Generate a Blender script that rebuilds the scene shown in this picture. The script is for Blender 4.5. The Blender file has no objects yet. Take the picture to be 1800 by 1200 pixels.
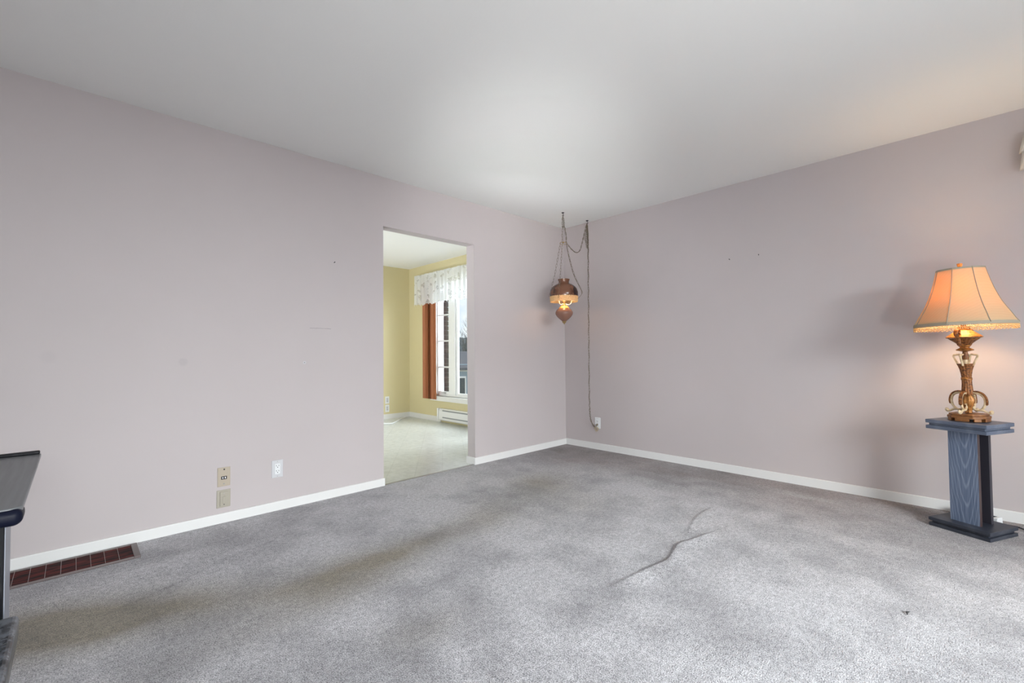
import bpy, bmesh, math, random
import numpy as np
from mathutils import Vector, Matrix, Euler
random.seed(7)
rng = np.random.default_rng(11)
PI = math.pi
sc = bpy.context.scene
COL = sc.collection

# ------------------------------------------------------------------ camera
cam_d = bpy.data.cameras.new('camera')
cam_d.sensor_fit = 'HORIZONTAL'; cam_d.sensor_width = 36.0
cam_d.lens = 795.265 / 1800 * 36
cam_d.clip_start = 0.02; cam_d.clip_end = 300
cam = bpy.data.objects.new('camera', cam_d); COL.objects.link(cam)
r_ = Vector((0.71910536, -0.69483463, -0.00960872))
u_ = Vector((-0.01098107, -0.02518821, 0.99962241))
f_ = Vector((0.69481429, 0.71872832, 0.025743))
cam.matrix_world = Matrix(((r_.x, u_.x, -f_.x, -4.00366), (r_.y, u_.y, -f_.y, -3.2757),
                           (r_.z, u_.z, -f_.z, 1.02628), (0, 0, 0, 1)))
sc.camera = cam

# ------------------------------------------------------------------ colour management
sc.view_settings.view_transform = 'Standard'
sc.view_settings.look = 'None'
sc.view_settings.gamma = 1.0
sc.view_settings.use_curve_mapping = False
sc.view_settings.exposure = 0.08

# ------------------------------------------------------------------ sky
world = bpy.data.worlds.new('sky'); sc.world = world; world.use_nodes = True
wt = world.node_tree; wt.nodes.clear()
wo = wt.nodes.new('ShaderNodeOutputWorld'); wb = wt.nodes.new('ShaderNodeBackground')
wtc = wt.nodes.new('ShaderNodeTexCoord'); wn = wt.nodes.new('ShaderNodeTexNoise'); wr = wt.nodes.new('ShaderNodeValToRGB')
wn.inputs['Scale'].default_value = 5.0; wn.inputs['Detail'].default_value = 5.0
wr.color_ramp.elements[0].position = 0.36; wr.color_ramp.elements[0].color = (0.42, 0.66, 0.95, 1)
wr.color_ramp.elements[1].position = 0.50; wr.color_ramp.elements[1].color = (0.93, 0.96, 1.0, 1)
wt.links.new(wtc.outputs['Generated'], wn.inputs['Vector']); wt.links.new(wn.outputs['Fac'], wr.inputs['Fac'])
wt.links.new(wr.outputs['Color'], wb.inputs['Color']); wb.inputs['Strength'].default_value = 1.08
wt.links.new(wb.outputs['Background'], wo.inputs['Surface'])

# ------------------------------------------------------------------ daylight and added lamps
def sun(name, travel, strength, angle, color):
    d = bpy.data.lights.new(name, 'SUN'); d.energy = strength; d.angle = math.radians(angle); d.color = color
    o = bpy.data.objects.new(name, d); COL.objects.link(o)
    o.rotation_euler = Vector(travel).to_track_quat('-Z', 'Y').to_euler(); return o
def area(name, loc, direction, sx, sy, energy, color, spread=180):
    d = bpy.data.lights.new(name, 'AREA'); d.shape = 'RECTANGLE'; d.size = sx; d.size_y = sy
    d.energy = energy; d.color = color; d.spread = math.radians(spread)
    o = bpy.data.objects.new(name, d); COL.objects.link(o)
    o.location = loc; o.rotation_euler = Vector(direction).to_track_quat('-Z', 'Z').to_euler(); return o
sun('hazy_sun', (-0.80, 0.30, -0.52), 2.1, 50, (1.0, 0.97, 0.93))
# added area lamps in place of sky beyond the unseen windows
area('rear_sky_lamp', (-3.1, -9.3, 3.4), (0, .8, -.5), 8, 4, 3550, (.965, .985, 1.0))
area('west_sky_lamp', (-9.4, -3.4, 3.4), (.8, 0, -.5), 8, 4, 240, (.80, .95, 1.0))
# added dining room fill lamps: outside its window, and in an unseen door opening
area('dining_window_fill', (.75, .30, 1.75), (-1, .75, -.45), 1, 1, 135, (.88, .93, 1.0))
area('dining_up_fill', (-3.72, 1.75, .45), (1, .05, .75), 1.7, .8, 46, (.94, .95, 1.0), 130)
# added fill lamps behind the camera, aimed up to brighten ceiling and far corner
area('ceiling_fill', (-3.9, -4.7, .6), (.40, .70, .52), .5, .5, 21, (1, 1, .985), 115)
area('corner_fill', (-4.45, -3.9, .35), (2.9, 3.0, 1.75), .35, .35, 4.4, (.98, 1, 1), 28)

# ------------------------------------------------------------------ mesh helpers
class MB:
    def __init__(s): s.v = []; s.f = []; s.m = []
    def add(s, vs, fs, mi=0):
        b = len(s.v); s.v += [tuple(v) for v in vs]
        for f in fs: s.f.append(tuple(b + i for i in f)); s.m.append(mi)
    def box(s, x0, x1, y0, y1, z0, z1, mi=0, M=None):
        vs = [Vector(c) for c in ((x0,y0,z0),(x1,y0,z0),(x1,y1,z0),(x0,y1,z0),(x0,y0,z1),(x1,y0,z1),(x1,y1,z1),(x0,y1,z1))]
        if M is not None: vs = [M @ v for v in vs]
        s.add(vs, [(0,3,2,1),(4,5,6,7),(0,1,5,4),(1,2,6,5),(2,3,7,6),(3,0,4,7)], mi)
    def lathe(s, prof, n=32, c=(0,0,0), mi=0, fn=None, cap=True, M=None):
        vs = []; fs = []; k = len(prof)
        for r, z in prof:
            for i in range(n):
                a = 2*PI*i/n; rr = r*(fn(a, z) if fn else 1.0)
                p = Vector((c[0]+rr*math.cos(a), c[1]+rr*math.sin(a), c[2]+z))
                vs.append(M @ p if M is not None else p)
        for j in range(k-1):
            for i in range(n):
                i2 = (i+1) % n
                fs.append((j*n+i, j*n+i2, (j+1)*n+i2, (j+1)*n+i))
        if cap:
            fs.append(tuple(range(n-1, -1, -1))); fs.append(tuple((k-1)*n+i for i in range(n)))
        s.add(vs, fs, mi)
    def tube(s, pts, r, n=8, mi=0, closed=False, flat=1.0, up=None):
        pts = [Vector(p) for p in pts]; k = len(pts)
        rs = r if isinstance(r, (list, tuple)) else [r]*k
        vs = []; fs = []
        ref = Vector(up) if up else None
        prevn = None
        for j in range(k):
            if closed: t = pts[(j+1) % k]-pts[j-1]
            else: t = pts[min(j+1, k-1)]-pts[max(j-1, 0)]
            if t.length < 1e-9: t = Vector((0,0,1))
            t.normalize()
            if ref is not None: nn = ref - t*ref.dot(t)
            elif prevn is not None: nn = prevn - t*prevn.dot(t)
            else:
                a = Vector((0,0,1)) if abs(t.z) < 0.9 else Vector((1,0,0)); nn = a - t*a.dot(t)
            if nn.length < 1e-6: nn = t.orthogonal()
            nn.normalize(); prevn = nn; bb = t.cross(nn)
            for i in range(n):
                a = 2*PI*i/n
                vs.append(pts[j] + nn*(rs[j]*math.cos(a)) + bb*(rs[j]*flat*math.sin(a)))
        for j in range(k if closed else k-1):
            j2 = (j+1) % k
            for i in range(n):
                i2 = (i+1) % n
                fs.append((j*n+i, j*n+i2, j2*n+i2, j2*n+i))
        if not closed:
            fs.append(tuple(range(n-1, -1, -1))); fs.append(tuple((k-1)*n+i for i in range(n)))
        s.add(vs, fs, mi)
    def ball(s, c, r, n=8, mi=0, sz=1.0):
        prof = [(max(1e-4, r*math.sin(PI*j/n)), -r*sz*math.cos(PI*j/n)) for j in range(n+1)]
        s.lathe(prof, max(6, n), c, mi, cap=False)
    def prism(s, poly, z0, z1, mi=0, M=None):
        n = len(poly)
        vs = [Vector((x, y, z0)) for x, y in poly] + [Vector((x, y, z1)) for x, y in poly]
        if M is not None: vs = [M @ v for v in vs]
        fs = [tuple(range(n-1, -1, -1)), tuple(range(n, 2*n))] + [(i, (i+1) % n, n+(i+1) % n, n+i) for i in range(n)]
        s.add(vs, fs, mi)
    def link(s, c, d, side, L, W, r, n=10, m=5, mi=0):
        d = Vector(d).normalized(); side = Vector(side); side = (side - d*side.dot(d)).normalized()
        pts = []
        for i in range(n):
            a = 2*PI*i/n
            pts.append(Vector(c) + d*(L/2*math.sin(a)) + side*(W/2*math.cos(a)*(1 if abs(math.cos(a)) > 0.3 else 0.9)))
        s.tube(pts, r, m, mi, closed=True)
    def build(s, name, mats, parent=None, smooth=None, bevel=0, loc=None, rot=None, seg=2):
        me = bpy.data.meshes.new(name); me.from_pydata(s.v, [], s.f)
        mats = mats if isinstance(mats, (list, tuple)) else [mats]
        for m in mats: me.materials.append(m)
        me.polygons.foreach_set('material_index', s.m)
        bm = bmesh.new(); bm.from_mesh(me); bmesh.ops.recalc_face_normals(bm, faces=bm.faces[:]); bm.to_mesh(me); bm.free()
        if smooth is not None:
            me.polygons.foreach_set('use_smooth', [True]*len(me.polygons))
            me.set_sharp_from_angle(angle=math.radians(smooth))
        me.update()
        o = bpy.data.objects.new(name, me); COL.objects.link(o)
        if parent is not None: o.parent = parent
        if loc: o.location = loc
        if rot: o.rotation_euler = rot
        if bevel:
            b = o.modifiers.new('bevel', 'BEVEL'); b.width = bevel; b.segments = seg; b.limit_method = 'ANGLE'
            b.angle_limit = math.radians(40); b.harden_normals = False
        return o
def thing(name, label, cat, loc=(0,0,0), rot=(0,0,0), group=None):
    o = bpy.data.objects.new(name, None); COL.objects.link(o); o.empty_display_size = 0.1
    o.location = loc; o.rotation_euler = rot; o['label'] = label; o['category'] = cat
    if group: o['group'] = group
    return o
def tag(o, label, cat, group=None, kind=None):
    o['label'] = label; o['category'] = cat
    if group: o['group'] = group
    if kind: o['kind'] = kind
    return o
def struct(o, label=None, cat=None):
    o['kind'] = 'structure'
    if label: o['label'] = label; o['category'] = cat
    return o
def spline(pts, n=8):
    P = [Vector(p) for p in pts]; P = [P[0]*2-P[1]] + P + [P[-1]*2-P[-2]]; out = []
    for i in range(1, len(P)-2):
        a, b, c, d = P[i-1], P[i], P[i+1], P[i+2]
        for k in range(n):
            t = k/n
            out.append(0.5*((2*b)+(c-a)*t+(2*a-5*b+4*c-d)*t*t+(3*b-3*c+d-a)*t*t*t))
    out.append(P[-2]); return out

# ------------------------------------------------------------------ materials
def mat(name, color=(.8,.8,.8), rough=.5, metal=0.0, spec=.5, **kw):
    m = bpy.data.materials.new(name); m.use_nodes = True
    b = m.node_tree.nodes['Principled BSDF']
    b.inputs['Base Color'].default_value = (*color, 1); b.inputs['Roughness'].default_value = rough
    b.inputs['Metallic'].default_value = metal; b.inputs['Specular IOR Level'].default_value = spec
    for k, v in kw.items(): b.inputs[k].default_value = v
    return m
class NT:
    def __init__(s, m): s.t = m.node_tree; s.b = s.t.nodes.get('Principled BSDF')
    def n(s, typ, **kw):
        x = s.t.nodes.new(typ)
        for k, v in kw.items():
            if hasattr(x, k): setattr(x, k, v)
            else: x.inputs[k].default_value = v
        return x
    def l(s, a, b): s.t.links.new(a, b)
    def math(s, op, a, b=None, c=None, clamp=False):
        x = s.t.nodes.new('ShaderNodeMath'); x.operation = op; x.use_clamp = clamp
        for i, v in enumerate((a, b, c)):
            if v is None: continue
            if isinstance(v, (int, float)): x.inputs[i].default_value = v
            else: s.l(v, x.inputs[i])
        return x.outputs[0]
    def mix(s, fac, a, b):
        x = s.t.nodes.new('ShaderNodeMix'); x.data_type = 'RGBA'
        if isinstance(fac, (int, float)): x.inputs[0].default_value = fac
        else: s.l(fac, x.inputs[0])
        for i, v in ((6, a), (7, b)):
            if isinstance(v, tuple): x.inputs[i].default_value = (*v, 1)
            else: s.l(v, x.inputs[i])
        return x.outputs[2]
    def ramp(s, fac, stops):
        x = s.t.nodes.new('ShaderNodeValToRGB'); e = x.color_ramp.elements
        while len(e) < len(stops): e.new(0.5)
        for i, (p, c) in enumerate(stops): e[i].position = p; e[i].color = (*c, 1)
        s.l(fac, x.inputs['Fac']); return x.outputs['Color']
    def noise(s, vec, scale, detail=3, rough=.5):
        x = s.n('ShaderNodeTexNoise'); x.inputs['Scale'].default_value = scale; x.inputs['Detail'].default_value = detail
        x.inputs['Roughness'].default_value = rough
        if vec is not None: s.l(vec, x.inputs['Vector'])
        return x.outputs['Fac']
    def bump(s, h, strength=.3, dist=.01):
        x = s.n('ShaderNodeBump'); x.inputs['Strength'].default_value = strength; x.inputs['Distance'].default_value = dist
        s.l(h, x.inputs['Height']); s.l(x.outputs['Normal'], s.b.inputs['Normal'])

def wall_paint(name, c0, c1, marks=False):
    m = mat(name, c0, .62, spec=.25); t = NT(m)
    g = t.n('ShaderNodeNewGeometry'); pos = g.outputs['Position']
    f = t.noise(pos, 1.3, 4, .55)
    col = t.mix(t.math('MULTIPLY', t.math('SUBTRACT', f, .3), 1.9, clamp=True), c0, c1)
    if marks:   # faint round smudge and a thin scratch left on the paint
        sx = t.n('ShaderNodeSeparateXYZ'); t.l(pos, sx.inputs[0])
        def spot(x, z, r, soft):
            d = t.math('SQRT', t.math('ADD', t.math('POWER', t.math('SUBTRACT', sx.outputs[0], x), 2.0), t.math('POWER', t.math('SUBTRACT', sx.outputs[2], z), 2.0)))
            return t.math('SUBTRACT', 1.0, t.math('DIVIDE', t.math('SUBTRACT', d, r), soft), clamp=True)
        sm = t.math('MULTIPLY', spot(-3.542, .993, .016, .012), .13)
        col = t.mix(sm, col, (.25, .24, .26))
        sm = t.math('MULTIPLY', spot(-4.10, 1.03, .02, .02), .07)
        col = t.mix(sm, col, (.25, .24, .26))
        wob = t.math('MULTIPLY', t.math('SUBTRACT', t.noise(pos, 30, 2), .5), .010)
        dz = t.math('ABSOLUTE', t.math('SUBTRACT', t.math('SUBTRACT', sx.outputs[2], 1.217), wob))
        ln = t.math('LESS_THAN', dz, .0016)
        ln = t.math('MULTIPLY', ln, t.math('GREATER_THAN', sx.outputs[0], -2.815)); ln = t.math('MULTIPLY', ln, t.math('LESS_THAN', sx.outputs[0], -2.665))
        col = t.mix(t.math('MULTIPLY', ln, .55), col, (.16, .15, .17))
    t.l(col, t.b.inputs['Base Color'])
    t.bump(t.noise(pos, 160, 2), .06, .002)
    return m
M = {}
M['mauve'] = wall_paint('mauve_wall_paint', (.535,.484,.486), (.508,.459,.460), True)
M['yellow'] = wall_paint('yellow_wall_paint', (.66,.59,.36), (.64,.565,.335))
M['ceil'] = mat('white_ceiling_paint', (.83,.83,.815), .8, spec=.2)
t = NT(M['ceil']); t.bump(t.noise(t.n('ShaderNodeNewGeometry').outputs['Position'], 120, 3), .12, .003)
M['ceil_dining'] = mat('white_dining_ceiling_paint', (.82,.82,.81), .8, spec=.2)
M['trim'] = mat('white_trim_paint', (.76,.755,.745), .38)
M['vinyl_white'] = mat('white_window_vinyl', (.84,.85,.86), .3)
M['outer'] = mat('plain_outer_sheathing', (.5,.48,.45), .9)

# carpet
m = mat('grey_carpet', (.3,.29,.3), .95, spec=.08); M['carpet'] = m; t = NT(m)
pos = t.n('ShaderNodeNewGeometry').outputs['Position']
at = t.n('ShaderNodeAttribute'); at.attribute_name = 'wear_and_shade'
sp = t.n('ShaderNodeSeparateColor'); t.l(at.outputs['Color'], sp.inputs[0])
fine = t.noise(pos, 235, 2, .6); mid = t.noise(pos, 48, 4, .7)
spk = t.math('ADD', t.math('MULTIPLY', fine, .70), t.math('MULTIPLY', mid, .30))
base = t.ramp(spk, [(.33, (.055,.053,.058)), (.435, (.32,.313,.323)), (.535, (.58,.572,.59)), (.64, (.88,.875,.89))])
nap_and_shade = t.mix(sp.outputs[1], (.48,.47,.485), (.92,.915,.93))
x = t.n('ShaderNodeMix'); x.data_type = 'RGBA'; x.blend_type = 'MULTIPLY'; x.inputs[0].default_value = 1.0
t.l(base, x.inputs[6]); t.l(nap_and_shade, x.inputs[7])
y = t.n('ShaderNodeMix'); y.data_type = 'RGBA'; y.blend_type = 'MULTIPLY'; t.l(sp.outputs[0], y.inputs[0])
t.l(x.outputs[2], y.inputs[6]); y.inputs[7].default_value = (.41,.345,.225,1)
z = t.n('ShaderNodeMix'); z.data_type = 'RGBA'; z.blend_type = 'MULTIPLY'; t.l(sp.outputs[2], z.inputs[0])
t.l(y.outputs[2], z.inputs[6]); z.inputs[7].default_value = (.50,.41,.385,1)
t.l(z.outputs[2], t.b.inputs['Base Color'])
t.b.inputs['Sheen Weight'].default_value = .25; t.b.inputs['Sheen Roughness'].default_value = .6
t.bump(spk, .55, .010)

# dining vinyl floor
m = mat('pale_sheet_vinyl', (.55,.56,.53), .30, spec=.5); M['sheet'] = m; t = NT(m)
pos = t.n('ShaderNodeNewGeometry').outputs['Position']
mp = t.n('ShaderNodeMapping'); mp.inputs['Rotation'].default_value = (0, 0, .62); t.l(pos, mp.inputs['Vector'])
br = t.n('ShaderNodeTexBrick'); t.l(mp.outputs['Vector'], br.inputs['Vector']); br.offset = 0.0
br.inputs['Scale'].default_value = 1.0; br.inputs['Brick Width'].default_value = .23; br.inputs['Row Height'].default_value = .23
br.inputs['Mortar Size'].default_value = .006; br.inputs['Mortar Smooth'].default_value = .6
br.inputs['Color1'].default_value = (.60,.62,.61,1); br.inputs['Color2'].default_value = (.575,.595,.585,1); br.inputs['Mortar'].default_value = (.53,.55,.54,1)
n2 = t.ramp(t.noise(pos, 16, 5, .7), [(.35, (.86,.87,.86)), (.6, (1.06,1.06,1.06))])
x = t.n('ShaderNodeMix'); x.data_type = 'RGBA'; x.blend_type = 'MULTIPLY'; x.inputs[0].default_value = 1.0
t.l(br.outputs['Color'], x.inputs[6]); t.l(n2, x.inputs[7]); t.l(x.outputs[2], t.b.inputs['Base Color'])
t.bump(t.noise(pos, 40, 3), .08, .004)

# pedestal: blue-grey stained oak with cathedral grain
def stained_wood(name, dark, light, cx, along=2, across=0, b=70.0, freq=9.0):
    m = mat(name, dark, .42); t = NT(m)
    tc = t.n('ShaderNodeTexCoord'); s = t.n('ShaderNodeSeparateXYZ'); t.l(tc.outputs['Object'], s.inputs[0])
    nz = t.noise(tc.outputs['Object'], 9, 3)
    xx = t.math('ADD', t.math('SUBTRACT', s.outputs[across], cx), t.math('MULTIPLY', t.math('SUBTRACT', nz, .5), .014))
    f = t.math('SUBTRACT', s.outputs[along], t.math('ADD', t.math('MULTIPLY', t.math('SQRT', t.math('MULTIPLY_ADD', xx, xx, .00009)), b*.06), t.math('MULTIPLY', t.math('MULTIPLY', xx, xx), b)))
    w = t.math('SINE', t.math('ADD', t.math('MULTIPLY', f, 2*PI*freq), t.math('MULTIPLY', nz, 3.0)))
    mp = t.n('ShaderNodeMapping'); t.l(tc.outputs['Object'], mp.inputs['Vector'])
    sc_ = [160, 160, 160]; sc_[along] = 5; mp.inputs['Scale'].default_value = sc_
    fib = t.noise(mp.outputs['Vector'], 1.0, 3)
    line = t.math('POWER', t.math('MULTIPLY_ADD', w, .5, .5), 7.0)
    mids = tuple(.72*a+.28*c for a, c in zip(dark, light))
    base = t.ramp(fib, [(.32, dark), (.62, mids)])
    t.l(t.mix(t.math('MULTIPLY', line, t.math('MULTIPLY', fib, .85)), base, light), t.b.inputs['Base Color'])
    return m
M['ped_front'] = stained_wood('blue_grey_stained_oak', (.078,.110,.185), (.33,.39,.50), .010, b=52.0, freq=9.0)
M['ped_slab'] = stained_wood('blue_grey_stained_slab', (.075,.095,.145), (.19,.215,.27), .0, along=0, across=1, b=3.0, freq=7)
M['ped_edge'] = mat('brown_black_board_edge', (.050,.030,.030), .35)
M['ped_base'] = stained_wood('navy_black_stained_base', (.022,.026,.040), (.075,.082,.10), .0, along=0, across=1, b=3.0, freq=7)
M['ped_dark'] = mat('near_black_finish', (.035,.032,.042), .4)  # near-black; puts the recess shade into the pedestal colour, also colours the power cord

def bronze(name, c0, c1, rough=.42, metal=.35, scale=60):
    m = mat(name, c0, rough, metal); t = NT(m)
    tc = t.n('ShaderNodeTexCoord'); f = t.noise(tc.outputs['Object'], scale, 4, .65)
    t.l(t.ramp(f, [(.38, c1), (.58, c0)]), t.b.inputs['Base Color']); t.bump(f, .35, .004); return m
M['bronze'] = bronze('antique_bronze', (.46,.195,.045), (.17,.058,.015))
M['bronze_dark'] = bronze('aged_leaf_bronze', (.32,.12,.032), (.075,.026,.011), .5, .25, 110)
M['ivory'] = bronze('ivory_painted_metal', (.70,.56,.37), (.50,.36,.20), .5, 0.0, 40)
M['lampwood'] = bronze('brown_gilt_base', (.30,.125,.040), (.17,.062,.02), .4, .15, 25)

# silk lampshade: lets the bulb glow through
def shade_mat(name, col, trans, wt_):
    m = bpy.data.materials.new(name); m.use_nodes = True; t = m.node_tree; t.nodes.clear(); N = NT.__new__(NT); N.t = t
    o = t.nodes.new('ShaderNodeOutputMaterial'); d = t.nodes.new('ShaderNodeBsdfDiffuse'); tr = t.nodes.new('ShaderNodeBsdfTranslucent'); mx = t.nodes.new('ShaderNodeMixShader')
    tc = t.nodes.new('ShaderNodeTexCoord')
    w = t.nodes.new('ShaderNodeTexWave'); w.inputs['Scale'].default_value = 26; w.inputs['Distortion'].default_value = 2.5; w.bands_direction = 'DIAGONAL'
    t.links.new(tc.outputs['Object'], w.inputs['Vector'])
    c = N.ramp(w.outputs['Fac'], [(.0, tuple(a*.97 for a in col)), (1.0, col)])
    c2 = N.ramp(w.outputs['Fac'], [(.0, tuple(a*.97 for a in trans)), (1.0, trans)])
    t.links.new(c, d.inputs['Color']); t.links.new(c2, tr.inputs['Color'])
    mx.inputs[0].default_value = wt_
    t.links.new(d.outputs[0], mx.inputs[1]); t.links.new(tr.outputs[0], mx.inputs[2]); t.links.new(mx.outputs[0], o.inputs['Surface'])
    return m
M['silk'] = shade_mat('cream_silk_shade', (.66,.54,.35), (.84,.48,.17), .27)
M['shade_trim'] = mat('taupe_shade_binding', (.36,.31,.24), .8)
M['bead'] = mat('amber_glass_bead', (.85,.58,.28), .15, **{'Transmission Weight': .35})
M['brass'] = mat('aged_brass', (.42,.30,.14), .35, .8)
M['chain'] = mat('dull_antique_chain', (.20,.165,.115), .45, .55)
M['cord'] = mat('brown_lamp_cord', (.16,.12,.08), .6)

# pendant glass
m = mat('brown_painted_glass', (.22,.095,.05), .16); M['pendant_glass'] = m; t = NT(m)
tc = t.n('ShaderNodeTexCoord'); sx = t.n('ShaderNodeSeparateXYZ'); t.l(tc.outputs['Object'], sx.inputs[0])
side = t.math('ABSOLUTE', t.math('ADD', t.math('MULTIPLY', sx.outputs[0], -.634/.14), t.math('MULTIPLY', sx.outputs[1], .773/.14)))
f = t.noise(tc.outputs['Object'], 26, 3, .6)
side = t.math('MULTIPLY', t.math('SUBTRACT', side, .36), 2.6, clamp=True)
band_ = t.math('MULTIPLY', t.math('GREATER_THAN', sx.outputs[2], .285), t.math('LESS_THAN', sx.outputs[2], .395))
f = t.math('MULTIPLY', t.math('MULTIPLY', side, band_), t.math('GREATER_THAN', f, .46))
t.l(t.mix(f, (.17,.072,.040), (.018,.006,.005)), t.b.inputs['Base Color'])
M['font_glass'] = mat('mauve_brown_glass', (.25,.125,.09), .18)
M['font_top_lit'] = mat('lit_amber_collar', (.75,.42,.15), .25)  # the bulb's orange light on the font top, put into the colour
m = shade_mat('pierced_gold_band', (.80,.62,.36), (.90,.66,.34), .30); M['band'] = m
tt = m.node_tree; wv = [n for n in tt.nodes if n.type == 'TEX_WAVE'][0]
vo = tt.nodes.new('ShaderNodeTexVoronoi'); vo.inputs['Scale'].default_value = 170
tt.links.new([n for n in tt.nodes if n.type == 'TEX_COORD'][0].outputs['Object'], vo.inputs['Vector'])
for n in [n for n in tt.nodes if n.type == 'VALTORGB']:
    tt.links.new(vo.outputs['Distance'], n.inputs['Fac']); n.color_ramp.elements[0].position = .25; n.color_ramp.elements[0].color = (.52,.34,.15,1); n.color_ramp.elements[1].position = .45
M['white_glass'] = mat('white_milk_glass', (.85,.80,.70), .25)

# electrical
M['plate_beige'] = mat('beige_plastic_plate', (.46,.39,.305), .4)
M['plate_taupe'] = mat('taupe_painted_plate', (.40,.365,.30), .5)
M['plate_grey'] = mat('pale_grey_plate', (.60,.60,.62), .35)
M['plate_white'] = mat('white_plastic', (.78,.79,.80), .35)
M['black'] = mat('black_plastic', (.012,.012,.014), .45)
M['screw'] = mat('steel_screw', (.45,.44,.42), .35, .8)
M['steel'] = mat('grey_steel', (.35,.34,.33), .4, .6)

# register
M['vent_frame'] = mat('taupe_metal_frame', (.145,.115,.112), .45, .3)
m = mat('rust_red_louver', (.08,.018,.017), .5, .2); M['louver'] = m; t = NT(m)
tc = t.n('ShaderNodeTexCoord'); mp = t.n('ShaderNodeMapping'); mp.inputs['Scale'].default_value = (12, 160, 60); t.l(tc.outputs['Object'], mp.inputs['Vector'])
t.l(t.ramp(t.noise(mp.outputs['Vector'], 1, 3), [(.42, (.010,.005,.005)), (.66, (.11,.018,.016))]), t.b.inputs['Base Color'])
M['vent_bar'] = mat('grey_cross_bar', (.26,.20,.19), .4, .5)
M['vent_dark'] = mat('dark_duct', (.012,.008,.008), .9)

# desk and bench
m = mat('satin_slate_top', (.115,.12,.128), .38); M['desk'] = m; t = NT(m)
tc = t.n('ShaderNodeTexCoord'); mp = t.n('ShaderNodeMapping'); mp.inputs['Scale'].default_value = (90, 4, 4); t.l(tc.outputs['Object'], mp.inputs['Vector'])
t.l(t.ramp(t.noise(mp.outputs['Vector'], 1, 3), [(.3, (.10,.104,.11)), (.7, (.15,.155,.165))]), t.b.inputs['Base Color'])
M['navy'] = mat('glossy_navy_edge', (.004,.005,.014), .45, spec=.12)
M['gloss_black'] = mat('gloss_black_lacquer', (.006,.006,.008), .30, spec=.2)
M['leg_lit'] = mat('lit_leg_side', (.22,.23,.27), .4)
m = mat('dark_vinyl_seat', (.03,.032,.04), .24); M['seat'] = m; t = NT(m)
tc = t.n('ShaderNodeTexCoord'); f = t.noise(tc.outputs['Object'], 34, 5, .7)
t.l(t.ramp(f, [(.40, (.010,.011,.014)), (.55, (.10,.108,.125))]), t.b.inputs['Base Color'])  # pale and dark blotches paint reflections into the seat colour

# fabrics, glass, blinds
def lace_mat(name):
    m = bpy.data.materials.new(name); m.use_nodes = True; t = m.node_tree; t.nodes.clear(); N = NT.__new__(NT); N.t = t
    o = t.nodes.new('ShaderNodeOutputMaterial'); d = t.nodes.new('ShaderNodeBsdfDiffuse'); tr = t.nodes.new('ShaderNodeBsdfTranslucent'); mx = t.nodes.new('ShaderNodeMixShader')
    tp = t.nodes.new('ShaderNodeBsdfTransparent'); mx2 = t.nodes.new('ShaderNodeMixShader')
    uv = t.nodes.new('ShaderNodeUVMap')
    vo = t.nodes.new('ShaderNodeTexVoronoi'); vo.inputs['Scale'].default_value = 95; t.links.new(uv.outputs[0], vo.inputs['Vector'])
    nz = N.noise(uv.outputs[0], 9, 3)
    big = t.nodes.new('ShaderNodeTexVoronoi'); big.inputs['Scale'].default_value = 11; t.links.new(uv.outputs[0], big.inputs['Vector'])
    ring = N.math('LESS_THAN', N.math('ABSOLUTE', N.math('SUBTRACT', big.outputs['Distance'], .27)), .05)
    hole = N.math('GREATER_THAN', vo.outputs['Distance'], .42)
    hole = N.math('MULTIPLY', hole, N.math('GREATER_THAN', nz, .575))
    hole = N.math('MAXIMUM', hole, N.math('MULTIPLY', ring, N.math('GREATER_THAN', nz, .70)))
    d.inputs['Color'].default_value = (.86,.87,.87,1); tr.inputs['Color'].default_value = (.86,.88,.90,1); mx.inputs[0].default_value = .45
    t.links.new(d.outputs[0], mx.inputs[1]); t.links.new(tr.outputs[0], mx.inputs[2])
    t.links.new(N.math('MULTIPLY', hole, .45), mx2.inputs[0]); t.links.new(mx.outputs[0], mx2.inputs[1]); t.links.new(tp.outputs[0], mx2.inputs[2])
    t.links.new(mx2.outputs[0], o.inputs['Surface']); return m
M['lace'] = lace_mat('white_lace')
m = shade_mat('white_sheer_cloth', (.80,.78,.74), (.85,.82,.78), .3); M['cloth'] = m
m = bpy.data.materials.new('window_glass'); m.use_nodes = True; t = m.node_tree; t.nodes.clear()
o = t.nodes.new('ShaderNodeOutputMaterial'); g = t.nodes.new('ShaderNodeBsdfGlossy'); tp = t.nodes.new('ShaderNodeBsdfTransparent'); mx = t.nodes.new('ShaderNodeMixShader'); lw = t.nodes.new('ShaderNodeLayerWeight')
g.inputs['Roughness'].default_value = .02; lw.inputs['Blend'].default_value = .5; pw = t.nodes.new('ShaderNodeMath'); pw.operation = 'POWER'; pw.inputs[1].default_value = 4.0; ml = t.nodes.new('ShaderNodeMath'); ml.operation = 'MULTIPLY_ADD'; ml.inputs[1].default_value = .45; ml.inputs[2].default_value = .025; tp.inputs['Color'].default_value = (.96,.98,.98,1)
t.links.new(lw.outputs['Facing'], pw.inputs[0]); t.links.new(pw.outputs[0], ml.inputs[0]); t.links.new(ml.outputs[0], mx.inputs[0]); t.links.new(tp.outputs[0], mx.inputs[1]); t.links.new(g.outputs[0], mx.inputs[2]); t.links.new(mx.outputs[0], o.inputs['Surface'])
M['glass'] = m
M['blind'] = mat('terracotta_blind_slat', (.37,.125,.055), .5)
m = mat('dark_brown_brick', (.09,.055,.045), .9); M['brick'] = m; t = NT(m)
pos = t.n('ShaderNodeNewGeometry').outputs['Position']
t.l(t.ramp(t.noise(pos, 14, 4, .7), [(.35, (.010,.008,.008)), (.65, (.040,.025,.020))]), t.b.inputs['Base Color'])
M['mortar'] = mat('grey_mortar', (.07,.06,.055), .9)
M['heater'] = mat('white_heater_enamel', (.80,.80,.80), .35)
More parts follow.
